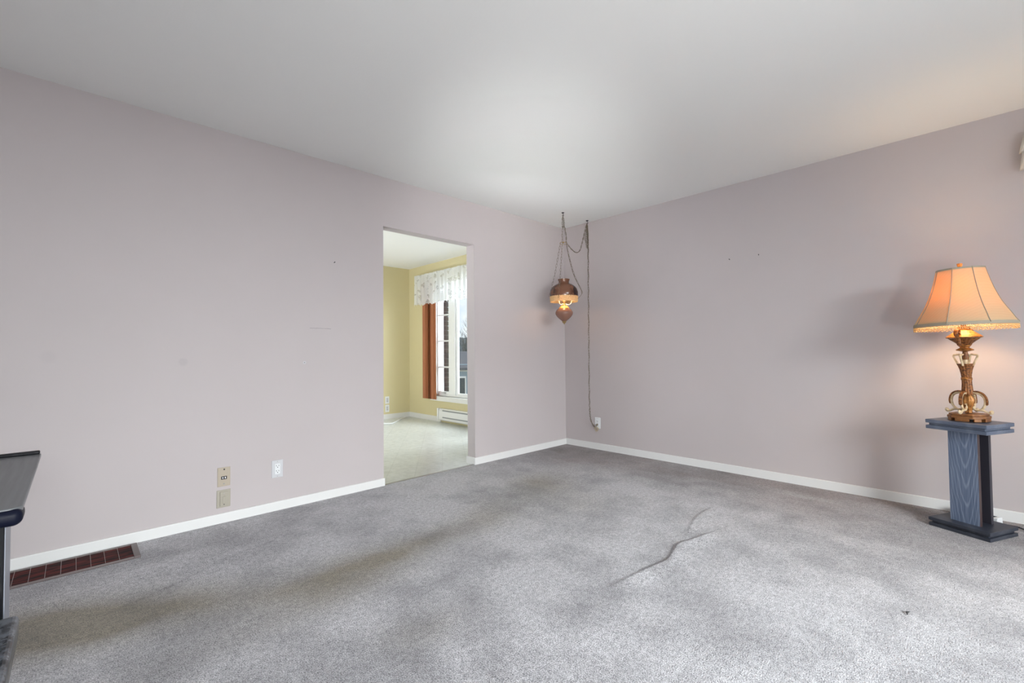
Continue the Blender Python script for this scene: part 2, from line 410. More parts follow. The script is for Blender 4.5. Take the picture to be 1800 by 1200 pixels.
M['heater_slot'] = mat('grey_heater_slot', (.30,.31,.32), .5)
# outdoors
M['grass'] = mat('winter_lawn', (.16,.16,.09), .95)
M['bark'] = mat('grey_bark', (.09,.10,.115), .9)
m = mat('distant_wood', (.06,.08,.10), 1.0); M['hill'] = m; t = NT(m)
t.l(t.ramp(t.noise(t.n('ShaderNodeNewGeometry').outputs['Position'], 1.1, 6, .75), [(.38, (.030,.045,.055)), (.62, (.14,.17,.20))]), t.b.inputs['Base Color'])
M['siding'] = mat('pale_blue_siding', (.27,.35,.42), .7)
M['roof'] = mat('grey_shingles', (.11,.115,.14), .9)
M['win_dark'] = mat('dark_house_glass', (.03,.05,.07), .15)

# ================================================================== ROOM SHELL
H = 2.44; T = 0.109
DX0, DX1, DZ = -2.25, -1.3245, 2.046        # doorway in the left wall
WX0, WY0 = -5.9, -5.8                       # far ends of the room behind the camera
# carpeted floor with its rucked seam and worn patches
xs = np.concatenate([np.linspace(WX0, -2.5, 160, endpoint=False), np.linspace(-2.5, -.9, 230, endpoint=False), np.linspace(-.9, 0, 46)])
ys = np.concatenate([np.linspace(WY0, -2.35, 150, endpoint=False), np.linspace(-2.35, -1.92, 62, endpoint=False), np.linspace(-1.92, .02, 98)])
nx, ny = len(xs), len(ys)
X, Y = np.meshgrid(xs, ys, indexing='ij')
def seg_dist(X, Y, pts):
    D = np.full(X.shape, 1e9); S = np.zeros(X.shape)
    for (ax, ay), (bx, by) in zip(pts[:-1], pts[1:]):
        dx, dy = bx-ax, by-ay; L2 = dx*dx+dy*dy
        t_ = np.clip(((X-ax)*dx+(Y-ay)*dy)/L2, 0, 1)
        d = np.hypot(X-(ax+t_*dx), Y-(ay+t_*dy))
        side = np.sign(dx*(Y-ay)-dy*(X-ax)); up = d < D
        D = np.where(up, d, D); S = np.where(up, side, S)
    return D, S
def vnoise(X, Y, sc_, seed):
    r = np.random.default_rng(seed); G = r.random((80, 80))
    u = (X-WX0)*sc_+3.3; v = (Y-WY0)*sc_+1.7
    i = np.floor(u).astype(int); j = np.floor(v).astype(int); a = u-i; b = v-j
    a = a*a*(3-2*a); b = b*b*(3-2*b); g = lambda p, q: G[p % 80, q % 80]
    return (g(i,j)*(1-a)+g(i+1,j)*a)*(1-b)+(g(i,j+1)*(1-a)+g(i+1,j+1)*a)*b
def fbm(X, Y, s0, seed): return .5*vnoise(X,Y,s0,seed)+.28*vnoise(X,Y,s0*2.1,seed+1)+.15*vnoise(X,Y,s0*4.3,seed+2)+.07*vnoise(X,Y,s0*9,seed+3)
Zf = .002*(fbm(X, Y, 1.2, 5)-.5)
def smooth_line(P, n=6): return [(v.x, v.y) for v in spline([(a, b, 0) for a, b in P], n)]
R1 = smooth_line([(-2.33,-2.128),(-2.19,-2.140),(-2.04,-2.162),(-1.90,-2.184),(-1.784,-2.160),(-1.674,-2.138),(-1.576,-2.166),(-1.436,-2.185)])
R2 = smooth_line([(-1.56,-2.12),(-1.391,-2.071),(-1.207,-2.030),(-1.0,-2.026)])
for R_, h0 in ((R1, .0095), (R2, .0055)):
    d, s = seg_dist(X, Y, R_)
    w_ = np.where(s > 0,  .012, .06)            # steep far side, soft near side
    fade = np.clip((X-R_[0][0]+.05)/.40, 0, 1)*np.clip((R_[-1][0]+.12-X)/.25, 0, 1)
    Zf += h0*fade*np.exp(-(d/w_)**2)
floor = MB()
idx = np.arange(nx*ny).reshape(nx, ny)
me = bpy.data.meshes.new('floor')
V = np.stack([X, Y, Zf], -1).reshape(-1, 3)
F = np.stack([idx[:-1,:-1], idx[1:,:-1], idx[1:,1:], idx[:-1,1:]], -1).reshape(-1, 4)
me.vertices.add(len(V)); me.vertices.foreach_set('co', V.ravel())
me.loops.add(F.size); me.loops.foreach_set('vertex_index', F.ravel())
me.polygons.add(len(F)); me.polygons.foreach_set('loop_start', np.arange(0, F.size, 4)); me.polygons.foreach_set('loop_total', np.full(len(F), 4))
me.update(calc_edges=True); me.validate()
me.polygons.foreach_set('use_smooth', np.ones(len(F), bool))
# wear: R = olive-brown dirt, G = carpet lightness with ruck light and shade painted in, B = darker brown along the wall
def blob(x, y, rx, ry, ang=0.0):
    c, s = math.cos(ang), math.sin(ang)
    u = ((X-x)*c+(Y-y)*s)/rx; v = (-(X-x)*s+(Y-y)*c)/ry
    return np.exp(-(u*u+v*v))
n1 = fbm(X, Y, 2.6, 21); n2 = fbm(X, Y, 5.0, 33)
dirt = 1.0*blob(-3.87,-.90,.42,.17,-.35)+.62*blob(-3.10,-1.17,.34,.16,-.1)+.50*blob(-2.60,-1.13,.40,.13,0)+.5*blob(-1.33,-.88,.32,.26,.7)+.35*blob(-1.9,-1.0,.45,.2,.3)
dirt += .42*blob(-3.05,-1.80,.16,.10)+.22*blob(-3.3,-1.35,.5,.12)+.22*blob(-1.55,-1.35,.35,.22)+.5*blob(-4.3,-.7,.35,.2)
dirt = np.clip(dirt*(.35+1.5*n1), 0, .92)
nap_and_shade = .60+1.25*(n1-.5)+1.0*(n2-.5)+.7*(fbm(X, Y, 9.0, 51)-.5)
nap_and_shade += .10*blob(-2.1,-2.9,1.0,.55)+.20*blob(-1.35,-1.95,.35,.35)+.14*blob(-2.6,-.5,.6,.3)
d1, s1 = seg_dist(X, Y, R1); nap_and_shade += np.where(s1 < 0, .20, -.14)*np.exp(-(d1/np.where(s1 < 0, .09, .022))**2)*np.clip((X+2.4)/.2,0,1)  # lit near side and shaded far side of the ruck painted in
d2, s2 = seg_dist(X, Y, R2); nap_and_shade += np.where(s2 < 0, .12, -.10)*np.exp(-(d2/np.where(s2 < 0, .06, .022))**2)  # same painted light and shade along the second ruck
nap_and_shade -= .30*blob(-1.66,-1.62,.30,.16,.2)+.20*blob(-3.75,-.30,.5,.14,0)+.20*blob(-4.0,-1.35,.5,.25,0)
d3, s3 = seg_dist(X, Y, [(-3.9,-.82),(-3.684,-.735),(-3.433,-.588),(-3.2,-.524)]); nap_and_shade -= .35*np.exp(-(d3/.010)**2)
nap_and_shade = np.clip(nap_and_shade, 0, .90)
streak = fbm(X*3.2, Y*.8, 2.4, 71)
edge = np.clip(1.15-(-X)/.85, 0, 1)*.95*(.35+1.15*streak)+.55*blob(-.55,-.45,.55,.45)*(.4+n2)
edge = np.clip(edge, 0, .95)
C4 = np.stack([dirt, nap_and_shade, edge, np.ones_like(nap_and_shade)], -1).reshape(-1).astype(np.float32)
ca = me.attributes.new('wear_and_shade', 'FLOAT_COLOR', 'POINT'); ca.data.foreach_set('color', C4)
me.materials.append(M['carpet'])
fl = bpy.data.objects.new('floor', me); COL.objects.link(fl); struct(fl)

def wallbox(name, boxes, mats, facefn=None):
    b = MB()
    for bx in boxes: b.box(*bx)
    o = b.build(name, mats)
    if facefn:
        for p in o.data.polygons: p.material_index = facefn(p)
    return struct(o)
b = MB(); b.box(-3.7, 0.0, 0.02, 3.4, -.10, -.002); struct(b.build('floor_dining', M['sheet']))
b = MB(); b.box(WX0-.1, .1, WY0-.1, .11, H, H+.12); struct(b.build('ceiling', M['ceil']))
b = MB(); b.box(-3.7, .1, .11, 3.42, H, H+.12); struct(b.build('ceiling_dining', M['ceil_dining']))
wallbox('wall_left', [(WX0, DX0, 0, T, -.02, H), (DX1, 0, 0, T, -.02, H), (DX0, DX1, 0, T, DZ, H)], [M['mauve'], M['yellow']],
        lambda p: 1 if p.normal.y > .5 else 0)
SWY0, SWY1, SWZ0, SWZ1 = -5.35, -3.78, .82, 2.10     # side window opening
wallbox('wall_right', [(0, .14, WY0-.1, SWY0, -.02, H), (0, .14, SWY1, T, -.02, H), (0, .14, SWY0, SWY1, -.02, SWZ0), (0, .14, SWY0, SWY1, SWZ1, H)], M['mauve'])
RWX0, RWX1, RWZ0, RWZ1 = -4.45, -1.75, .40, 2.12     # rear window opening
wallbox('wall_rear', [(WX0, RWX0, WY0-.14, WY0, -.02, H), (RWX1, 0, WY0-.14, WY0, -.02, H), (RWX0, RWX1, WY0-.14, WY0, -.02, RWZ0), (RWX0, RWX1, WY0-.14, WY0, RWZ1, H)], M['mauve'])
NWY0, NWY1, NWZ0, NWZ1 = -4.45, -2.75, .85, 2.10     # west window opening
wallbox('wall_west', [(WX0-.14, WX0, WY0-.14, NWY0, -.02, H), (WX0-.14, WX0, NWY1, T, -.02, H), (WX0-.14, WX0, NWY0, NWY1, -.02, NWZ0), (WX0-.14, WX0, NWY0, NWY1, NWZ1, H)], M['mauve'])
# dining room walls
GY0, GY1, GZ0, GZ1 = .55, 2.55, .385, 2.10           # dining window opening
wallbox('wall_dining_right', [(0, .145, T, GY0, -.02, H), (0, .145, GY1, 3.46, -.02, H), (0, .145, GY0, GY1, -.02, GZ0), (0, .145, GY0, GY1, GZ1, H)], [M['yellow'], M['vinyl_white']],
        lambda p: 1 if abs(p.normal.x) < .5 else 0)
b = MB(); b.box(-3.74, .0, 3.32, 3.46, -.02, H); struct(b.build('wall_dining_back', M['yellow']))
wallbox('wall_dining_left', [(-3.74, -3.6, T, .85, -.02, H), (-3.74, -3.6, 2.65, 3.32, -.02, H), (-3.74, -3.6, .85, 2.65, 2.15, H)], M['yellow'])

# brick outer leaf round the dining window, laid course by course
b = MB(); course = .0735
for k in range(-6, 36):
    z0 = k*course; z1 = z0+course-.011
    inwin = GZ0-.06 < (z0+z1)/2 < GZ1+.05
    off = .10 if k % 2 else 0.0
    for side in (0, 1):
        y = 2.533+(0.004 if k % 2 else -.003) if inwin else -.4+off
        if inwin and side == 1: y = -.4+off
        yend = 3.7 if (inwin and side == 0) or not inwin else .50
        first = inwin and side == 0
        while y < yend-.02:
            L = (.095 if (first and k % 2) else .20); first = False
            y1 = min(y+L, yend); b.box(.147, .232+(.006 if k % 2 else -.004), y, y1-.010, z0, z1, 0); y += L
        if not inwin: break
b.box(.146, .222, 2.545, 3.7, -.45, 2.6, 1); b.box(.146, .222, -.4, .5, -.45, 2.6, 1)
struct(b.build('wall_exterior', [M['brick'], M['mortar']]))

# baseboards
BH = .063; BT = .013
def board(name, boxes):
    b = MB()
    for bx in boxes: b.box(*bx)
    return struct(b.build(name, M['trim'], bevel=.004))
board('baseboard_left', [(WX0, DX0+.006, -BT, 0, -.01, BH-.004)])
board('baseboard_corner', [(DX1-BT, 0, -BT, 0, -.01, BH), (DX1-BT, DX1, 0, T+.012, -.01, BH)])
board('baseboard_right', [(-BT, 0, WY0, -BT, -.01, BH+.002)])
board('baseboard_dining_right', [(-BT, 0, 2.42, 3.32, -.01, .075), (-BT, 0, T, .55, -.01, .075)])
board('baseboard_dining_back', [(-3.6, -BT, 3.32-BT, 3.32, -.01, .075)])
# carpet edge strip in the doorway
b = MB(); b.box(DX0, DX1-BT, -.004, .022, -.004, .003); struct(b.build('trim_1', M['steel'], bevel=.002))

# ================================================================== WINDOWS
def win_root(name):
    o = bpy.data.objects.new(name, None); COL.objects.link(o); o['kind'] = 'structure'; return o
w1 = win_root('window_1')
def ring(b, x0, x1, ya, yb, za, zb, w, wz=None):
    wz = wz or w
    b.box(x0, x1, ya, ya+w, za, zb); b.box(x0, x1, yb-w, yb, za, zb); b.box(x0, x1, ya+w, yb-w, za, za+wz); b.box(x0, x1, ya+w, yb-w, zb-wz, zb)
b = MB(); ring(b, .02, .075, GY0, GY1, GZ0, GZ1, .018, .03)
b.box(.012, .085, 2.085, 2.205, GZ0+.03, GZ1-.03); b.box(.012, .085, .90, 1.02, GZ0+.03, GZ1-.03)
b.build('window_frame', M['vinyl_white'], w1, bevel=.003)
b = MB(); b.box(.03, .06, 2.262, GY1-.018, GZ0+.03, GZ0+.072); b.box(.03, .06, 2.262, GY1-.018, GZ1-.072, GZ1-.03); b.box(.026, .064, 2.206, 2.262, GZ0+.031, GZ1-.031)
b.build('sash', M['vinyl_white'], w1, bevel=.003)
b = MB(); b.box(.03, .06, 2.042, 2.085, GZ0+.03, GZ1-.03); b.box(.03, .06, 1.02, 1.06, GZ0+.03, GZ1-.03); b.box(.03, .06, 1.06, 2.042, GZ0+.03, GZ0+.06); b.box(.03, .06, 1.06, 2.042, GZ1-.06, GZ1-.03)
b.build('sash', M['vinyl_white'], w1, bevel=.003)
for zz in (.825, 1.221, 1.617):
    b = MB(); b.box(.036, .056, 2.255, GY1-.016, zz-.010, zz+.010); b.build('muntin', M['vinyl_white'], w1)
for ya, yb in ((2.262, GY1-.018), (1.06, 2.042), (GY0+.018, .90)):
    b = MB(); b.box(.044, .048, ya, yb, GZ0+.05, GZ1-.05); b.build('pane', M['glass'], w1)
b = MB(); b.box(-.042, .03, .48, 2.66, .315, GZ0); b.build('window_sill', M['trim'], w1, bevel=.004)
b = MB(); b.box(-.004, .004, 2.33, 2.41, .437, .450); b.box(-.012, .0, 2.345, 2.362, .420, .445)
b.box(.0, .026, 2.33, 2.41, .430, .446); b.build('crank_handle', M['plate_grey'], w1, bevel=.002)

def plain_window(name, axis, c, a0, a1, z0, z1, sign):
    w = win_root(name); b = MB()
    def bx(d0, d1, p0, p1, q0, q1):
        if axis == 'x': b.box(c+d0*sign, c+d1*sign, p0, p1, q0, q1)
        else: b.box(p0, p1, c+d0*sign, c+d1*sign, q0, q1)
    for p0, p1, q0, q1 in ((a0, a0+.05, z0, z1), (a1-.05, a1, z0, z1), (a0+.05, a1-.05, z0, z0+.05), (a0+.05, a1-.05, z1-.05, z1), ((a0+a1)/2-.03, (a0+a1)/2+.03, z0+.05, z1-.05)): bx(.03, .09, p0, p1, q0, q1)
    b.build('window_frame', M['vinyl_white'], w); b = MB(); bx(.055, .06, a0+.05, a1-.05, z0+.05, z1-.05); b.build('pane', M['glass'], w)
    b = MB(); bx(-.02, .04, a0-.04, a1+.04, z0-.03, z0+.002); b.build('window_sill', M['trim'], w)
plain_window('window_2', 'x', 0.0, SWY0, SWY1, SWZ0, SWZ1, 1)
plain_window('window_3', 'y', WY0, RWX0, RWX1, RWZ0, RWZ1, -1)
plain_window('window_4', 'x', WX0, NWY0, NWY1, NWZ0, NWZ1, -1)
plain_window('window_5', 'x', -3.6, .85, 2.65, .02, 2.15, -1)

# gathered cloth sheet with uv (u = along, v = drop)
def drape(name, mats, path, z_top, z_bot, nz, parent=None, scallop=0.0, nsc=10, puff=None, thick=.0015):
    """path(s)->(x,y), s in metres along the rod"""
    S = path['s']; n = len(S); vs = []; fs = []; uvs = []
    for i, s in enumerate(S):
        for j in range(nz+1):
            v = j/nz; zb = z_bot + scallop*abs(math.sin(PI*s/path['w']*nsc))
            z = z_top+(zb-z_top)*v
            x, y = path['f'](s, v); vs.append((x, y, z)); uvs.append((s, v*(z_top-z_bot)))
    for i in range(n-1):
        for j in range(nz):
            a = i*(nz+1)+j; fs.append((a, a+1, a+nz+2, a+nz+1))
    me = bpy.data.meshes.new(name); me.from_pydata(vs, [], fs)
    ul = me.uv_layers.new(name='uv')
    for p in me.polygons:
        for li in p.loop_indices: ul.data[li].uv = uvs[me.loops[li].vertex_index]
    me.polygons.foreach_set('use_smooth', [True]*len(me.polygons)); me.materials.append(mats)
    o = bpy.data.objects.new(name, me); COL.objects.link(o)
    if parent is not None: o.parent = parent
    if thick:
        md = o.modifiers.new('solid', 'SOLIDIFY'); md.thickness = thick
    return o
# white lace valance over the dining window
vl = thing('lace_valance', 'white lace valance with scalloped hem hanging over the dining window', 'valance', (-.115, 1.6, 2.25))
W = 2.72
S = [W*i/420 for i in range(421)]
o = drape('lace_panel', M['lace'], dict(s=S, w=W, f=lambda s, v: (-.012-.014*math.sin(s*62+1.1*math.sin(s*9))*(.35+.65*v)-.006*math.sin(s*23), W/2-s)), 0.012, -.475, 22, vl, scallop=.028, nsc=34, thick=0)
b = MB(); b.tube([(0, W/2-.01, -.012), (0, -W/2+.01, -.012)], .008, 8); b.tube([(0, W/2-.02, -.012), (.113, W/2-.02, -.012)], .006, 6); b.tube([(0, -W/2+.02, -.012), (.113, -W/2+.02, -.012)], .006, 6)
b.build('curtain_rod', M['plate_white'], vl, smooth=40)
# terracotta vertical blind stacked at the side of the window
vb = thing('vertical_blind', 'terracotta vertical blind slats stacked at the left of the dining window', 'blind', (-.052, 2.65, 2.2))
for yy, ang in ((.150, -6), (.112, -10), (.066, 40), (.044, 62), (.020, 66), (-.004, 60), (-.066, -6), (-.126, -4)):
    b = MB(); n = 7; a = math.radians(ang); w = .089; pts = []
    for k in range(n):
        q = -w/2+w*k/(n-1); cv = .008*(1-(2*k/(n-1)-1)**2)
        pts.append((q*math.sin(a)*.30+cv*math.cos(a), yy+q*math.cos(a)-cv*math.sin(a)))
    poly = pts + [(p[0]+.0012, p[1]) for p in reversed(pts)]
    b.prism(poly, 0.333-2.2, -.03); b.build('slat', M['blind'], vb, smooth=50)
b = MB(); b.box(-.012, .02, -.19, .16, -.032, -.004); b.build('head_rail', M['plate_white'], vb)
# balloon valance on the side window, only its end shows at the right edge
bv = thing('balloon_valance', 'white puffed cloth valance at the right edge of the picture, high on the mauve wall', 'valance', (-.06, -4.45, 2.24))
def puffs(z0, z1, depth, end):
    S = [i*2.0/160 for i in range(161)]
    def f(s, v):
        e = min(1, s/.10, (2.0-s)/.10); e = math.sin(max(0, e)*PI/2)
        bulge = math.sin(PI*min(1, v*1.02))**.6
        return (-.004-depth*bulge*(.55+.45*e)-.012*math.sin(s*40)*(1-e*.4), .99-s+end*(1-v)*(-1 if s < 1 else 1)*.0+(-end*(1-v) if s < .3 else 0)*(1-s/.3))
    return drape('cloth_tier', M['cloth'], dict(s=S, w=2.0, f=f), z0, z1, 14, bv, scallop=.012, nsc=9, thick=.002)
puffs(.03, -.085, .05, .022); puffs(-.070, -.185, .07, .012)
b = MB(); b.tube([(0.02, .96, .0), (0.02, -.99, .0)], .009, 8); b.build('curtain_rod', M['plate_white'], bv)

# ================================================================== DINING THINGS
hr = thing('baseboard_heater', 'white electric baseboard heater on the yellow wall under the dining window', 'heater', (0, 1.6, .035))
b = MB(); b.prism([(0, 0), (-.058, 0), (-.066, .02), (-.066, .135), (-.050, .172), (0, .172)], -.80, .80, 0, Matrix(((1,0,0,0),(0,0,1,0),(0,1,0,0),(0,0,0,1))))
b.build('casing', M['heater'], hr, bevel=.003)
for z0, z1 in ((.038, .056), (.138, .156)):
    b = MB(); b.box(-.0685, -.060, -.72, .70, z0, z1); b.build('air_slot', M['heater_slot'], hr, bevel=.002)
b = MB(); b.box(-.069, 0, .802, .84, 0, .174); b.build('end_cap', M['heater'], hr, bevel=.003)

def duplex(parent, mplate, mface, w=.070, h=.115, decora=True):
    b = MB(); b.box(-w/2, w/2, -.006, 0, -h/2, h/2); b.build('cover_plate', mplate, parent, bevel=.0025)
    b = MB(); b.box(-.017, .017, -.0095, -.004, -.034, .034); f = b.build('receptacle', mface, parent, bevel=.0015)
    b = MB()
    for zc in (.017, -.017):
        b.box(-.0085, -.0060, -.0105, -.0088, zc+.001, zc+.009); b.box(.0060, .0085, -.0105, -.0088, zc+.001, zc+.008)
        b.lathe([(.0028, -.0105), (.0028, -.0088)], 10, M=Matrix.Translation((0, 0, zc-.006)) @ Matrix(((1,0,0,0),(0,0,1,0),(0,1,0,0),(0,0,0,1))))
    b.build('slot', M['black'], f)
    for zc in (.048, -.048):
        b = MB(); b.lathe([(.0028, -.0072), (.0028, -.0055)], 10, M=Matrix.Translation((0, 0, zc)) @ Matrix(((1,0,0,0),(0,0,1,0),(0,1,0,0),(0,0,0,1))))
        b.build('screw', M['screw'], parent)
o1 = thing('wall_outlet', 'pale grey wall outlet right of the two beige plates on the left wall', 'outlet', (-3.025, 0, .2725)); duplex(o1, M['plate_grey'], M['plate_white'])
o2 = thing('wall_outlet', 'white wall outlet by the room corner where the hanging lamp chain ends', 'outlet', (0, -.4345, .2775), (0, 0, -PI/2)); duplex(o2, M['plate_white'], M['plate_white'])
o3 = thing('wall_outlet', 'upper of two small outlets on the yellow dining wall seen through the doorway', 'outlet', (-.411, 3.32, .298)); duplex(o3, M['plate_white'], M['plate_grey'])
o4 = thing('wall_outlet', 'lower of two small outlets on the yellow dining wall seen through the doorway', 'outlet', (-.411, 3.32, .165)); duplex(o4, M['plate_white'], M['plate_grey'])

# beige jack plate
jk = thing('jack_plate', 'beige cable jack plate with a black socket, above the dimmer plate on the left wall', 'wall plate', (-3.331, 0, .279))
b = MB(); b.box(-.0345, .0345, -.005, 0, -.058, .058); b.build('cover_plate', M['plate_beige'], jk, bevel=.002)
b = MB(); b.box(-.015, .015, -.008, -.004, -.015, .004); s = b.build('socket', M['black'], jk, bevel=.001)
b = MB(); b.box(-.0095, -.0035, -.0085, -.0075, -.010, .0); b.box(.0035, .0095, -.0085, -.0075, -.010, .0); b.build('contact', M['plate_white'], s)
RY = Matrix(((1,0,0,0),(0,0,1,0),(0,1,0,0),(0,0,0,1)))
for xx, zz, r, mm in ((.001, .046, .0045, 'black'), (0, -.042, .0045, 'steel'), (-.020, -.006, .002, 'screw'), (.0205, -.004, .002, 'screw'), (.017, .022, .0025, 'plate_taupe')):
    b = MB(); b.lathe([(r, -.0072), (r, -.0045)], 10, M=Matrix.Translation((xx, 0, zz)) @ RY); b.build('screw', M[mm], jk)
# taupe dimmer/switch plate
sw = thing('dimmer_plate', 'taupe framed switch plate just above the baseboard, below the jack plate', 'wall plate', (-3.332, 0, .146))
b = MB(); b.box(-.037, .037, -.005, 0, -.054, .054); b.build('cover_plate', M['plate_taupe'], sw, bevel=.003)
b = MB(); b.box(-.0205, .0255, -.011, -.004, -.044, .044); b.build('inner_frame', M['plate_taupe'], sw, bevel=.002)
b = MB(); b.box(-.008, .013, -.0135, -.009, -.030, .014); sl = b.build('slider', M['plate_taupe'], sw, bevel=.002)
b = MB(); b.box(.001, .013, -.0135, -.009, .016, .024); b.build('slider_top', M['plate_taupe'], sl, bevel=.001)
for xx, zz in ((.001, .033), (.001, -.034)):
    b = MB(); b.lathe([(.0027, -.0135), (.0027, -.010)], 10, M=Matrix.Translation((xx, 0, zz)) @ RY); b.build('screw', M['screw'] if zz > 0 else M['black'], sw)

# nails and wall anchor
def nail(name, loc, axis, label, cat='nail', r=.004):
    b = MB(); L = .014
    if axis == 'y': b.tube([(0, .004, 0), (0, -L, .003)], .0022, 8); b.tube([(0, -L, .003), (0, -L-.002, .0034)], r, 8)
    else: b.tube([(.004, 0, 0), (-L, 0, .003)], .0022, 8); b.tube([(-L, 0, .003), (-L-.002, 0, .0034)], r, 8)
    o = b.build(name, M['black'], smooth=40); o.location = loc; return tag(o, label, cat)
nail('picture_nail', (-2.644, 0, 1.700), 'y', 'small dark nail high on the left wall near the doorway')
nail('picture_nail', (0, -1.813, 1.803), 'x', 'small dark nail on the right wall, nearer the hanging lamp')
n3 = nail('picture_nail', (0, -2.039, 1.805), 'x', 'small dark bent nail on the right wall, nearer the table lamp')
n3.rotation_euler = (0, 0, .25)
wa = thing('wall_anchor', 'round grey wall anchor left in the middle of the left wall', 'anchor', (-2.852, 0, .975))
b = MB(); b.lathe([(.0095, -.003), (.008, 0)], 16, M=RY); b.build('collar', M['plate_grey'], wa)
b = MB(); b.lathe([(.005, -.0045), (.005, -.002)], 12, M=RY); b.build('screw', M['steel'], wa)

# white cord on the dining floor
b = MB(); b.tube(spline([(-.85, 2.95, .006), (-.70, 2.86, .006), (-.62, 2.80, .006), (-.50, 2.90, .006), (-.30, 3.09, .006), (-.14, 3.22, .006)], 6), .0075, 8)
tag(b.build('extension_cord', M['plate_white'], smooth=60), 'white cord lying on the dining vinyl floor near the yellow corner', 'cord')

# ================================================================== FLOOR REGISTER
vx0, vx1, vy0, vy1 = -4.52, -3.748, -.262, -.040
vr = thing('floor_register', 'rust red floor register with grey frame set in the carpet along the left wall', 'vent', ((vx0+vx1)/2, (vy0+vy1)/2, .002))
hx, hy = (vx1-vx0)/2, (vy1-vy0)/2
b = MB(); e = .026
b.box(-hx, -hx+e, -hy, hy, -.002, .009); b.box(hx-e, hx, -hy, hy, -.002, .009); b.box(-hx+e, hx-e, -hy, -hy+.010, -.002, .009); b.box(-hx+e, hx-e, hy-.014, hy, -.002, .009)
b.build('frame', M['vent_frame'], vr, bevel=.002)
b = MB(); b.box(-hx+e, hx-e, -hy+.014, hy-.014, -.0015, .0015); b.build('duct_liner', M['vent_dark'], vr)
n = 9
for k in range(n):
    y0 = -hy+.018+(2*hy-.036)*k/n; b = MB(); w = (2*hy-.036)/n
    b.add([(-hx+e, y0, .002), (hx-e, y0, .002), (hx-e, y0+w*.60, .0078), (-hx+e, y0+w*.60, .0078), (-hx+e, y0+w*.2, .0016), (hx-e, y0+w*.2, .0016), (hx-e, y0+w*.74, .0068), (-hx+e, y0+w*.74, .0068)],
          [(0,1,2,3), (7,6,5,4), (0,4,5,1), (3,2,6,7), (0,3,7,4), (1,5,6,2)])
    b.build('louver', M['louver'], vr)
k = 0; xx = hx-e-.056
while xx > -hx+e+.01:
    b = MB(); b.box(xx-.0009, xx+.0009, -hy+.012, hy-.012, .003, .0092); b.build('cross_bar', M['vent_bar'], vr); xx -= .0525

# ================================================================== PEDESTAL
PC = (-.342, -3.218); PR = math.atan2(-.905, -.425)
pd = thing('pedestal_stand', 'blue-grey stained wooden pedestal stand with stepped square top and base under the table lamp', 'pedestal', (PC[0], PC[1], 0), (0, 0, PR))
hx, hy = .138, .127
def slab(z0, tz):
    b = MB(); b.box(-hx, hx, -hy, hy, z0+tz*.62, z0+tz, 0)
    b.box(-hx+.012, hx-.012, -hy+.012, hy-.012, z0+tz*.36, z0+tz*.64, 0); b.box(-hx+.001, hx-.001, -hy+.001, hy-.001, z0, z0+tz*.38, 0); return b
slab(.0, .050).build('base', M['ped_base'], pd, bevel=.003)
slab(.563, .054).build('top', M['ped_slab'], pd, bevel=.003)
cw, cd = .066, .062
def board_faces(o):
    for p in o.data.polygons: p.material_index = 0 if abs(p.normal.y) > .5 else 1
b = MB(); b.box(-cw, cw, -cd, -cd+.022, .049, .565); board_faces(b.build('front_board', [M['ped_front'], M['ped_edge']], pd, bevel=.0015))
b = MB(); b.box(-cw, cw, cd-.022, cd, .049, .565); ob = b.build('rear_board', [M['ped_front'], M['ped_dark']], pd, bevel=.0015)
for p in ob.data.polygons: p.material_index = 0 if p.normal.y > .5 else 1  # inner face darkened to paint the shade between the boards
b = MB(); b.box(-cw+.055, cw-.055, -cd+.0215, cd-.0215, .0495, .5645); b.build('core_panel', M['ped_dark'], pd)

# ================================================================== TABLE LAMP
LX, LY = -.345, -3.222; LR = PR+math.radians(4)
lamp = thing('table_lamp', 'lit table lamp with cream bell shade, bead fringe and bronze body on the pedestal', 'lamp', (LX, LY, .6195), (0, 0, 0))
lamp.rotation_euler = (0, 0, 0)
z0 = .617
body = LR      # direction of local -Y is the front leg
def LM(z=0): return Matrix.Rotation(body, 4, 'Z') @ Matrix.Translation((0, 0, z))
# base plate: cut-corner square on feet
def cutsq(h, c): return [(-h+c,-h),(h-c,-h),(h,-h+c),(h,h-c),(h-c,h),(-h+c,h),(-h,h-c),(-h,-h+c)]
Rb = Matrix.Rotation(body, 4, 'Z')
b = MB(); b.prism(cutsq(.078, .030), .016, .030, 0, Rb); b.prism(cutsq(.072, .028), .030, .041, 0, Rb)
b.build('base_plate', M['lampwood'], lamp, bevel=.003)
for k in range(4):
    Mk = Matrix.Rotation(body+k*PI/2, 4, 'Z'); b = MB()
    b.prism([(-.030, -.082), (.030, -.082), (.027, -.060), (-.027, -.060)], 0, .018, 0, Mk)
    b.build('foot', M['lampwood'], lamp, bevel=.002)
    Mc = Matrix.Rotation(body+k*PI/2+PI/4, 4, 'Z'); b = MB(); b.prism([(-.016, -.088), (.016, -.088), (.012, -.066), (-.012, -.066)], .0, .018, 0, Mc)
    b.build('corner_foot', M['lampwood'], lamp, bevel=.002)
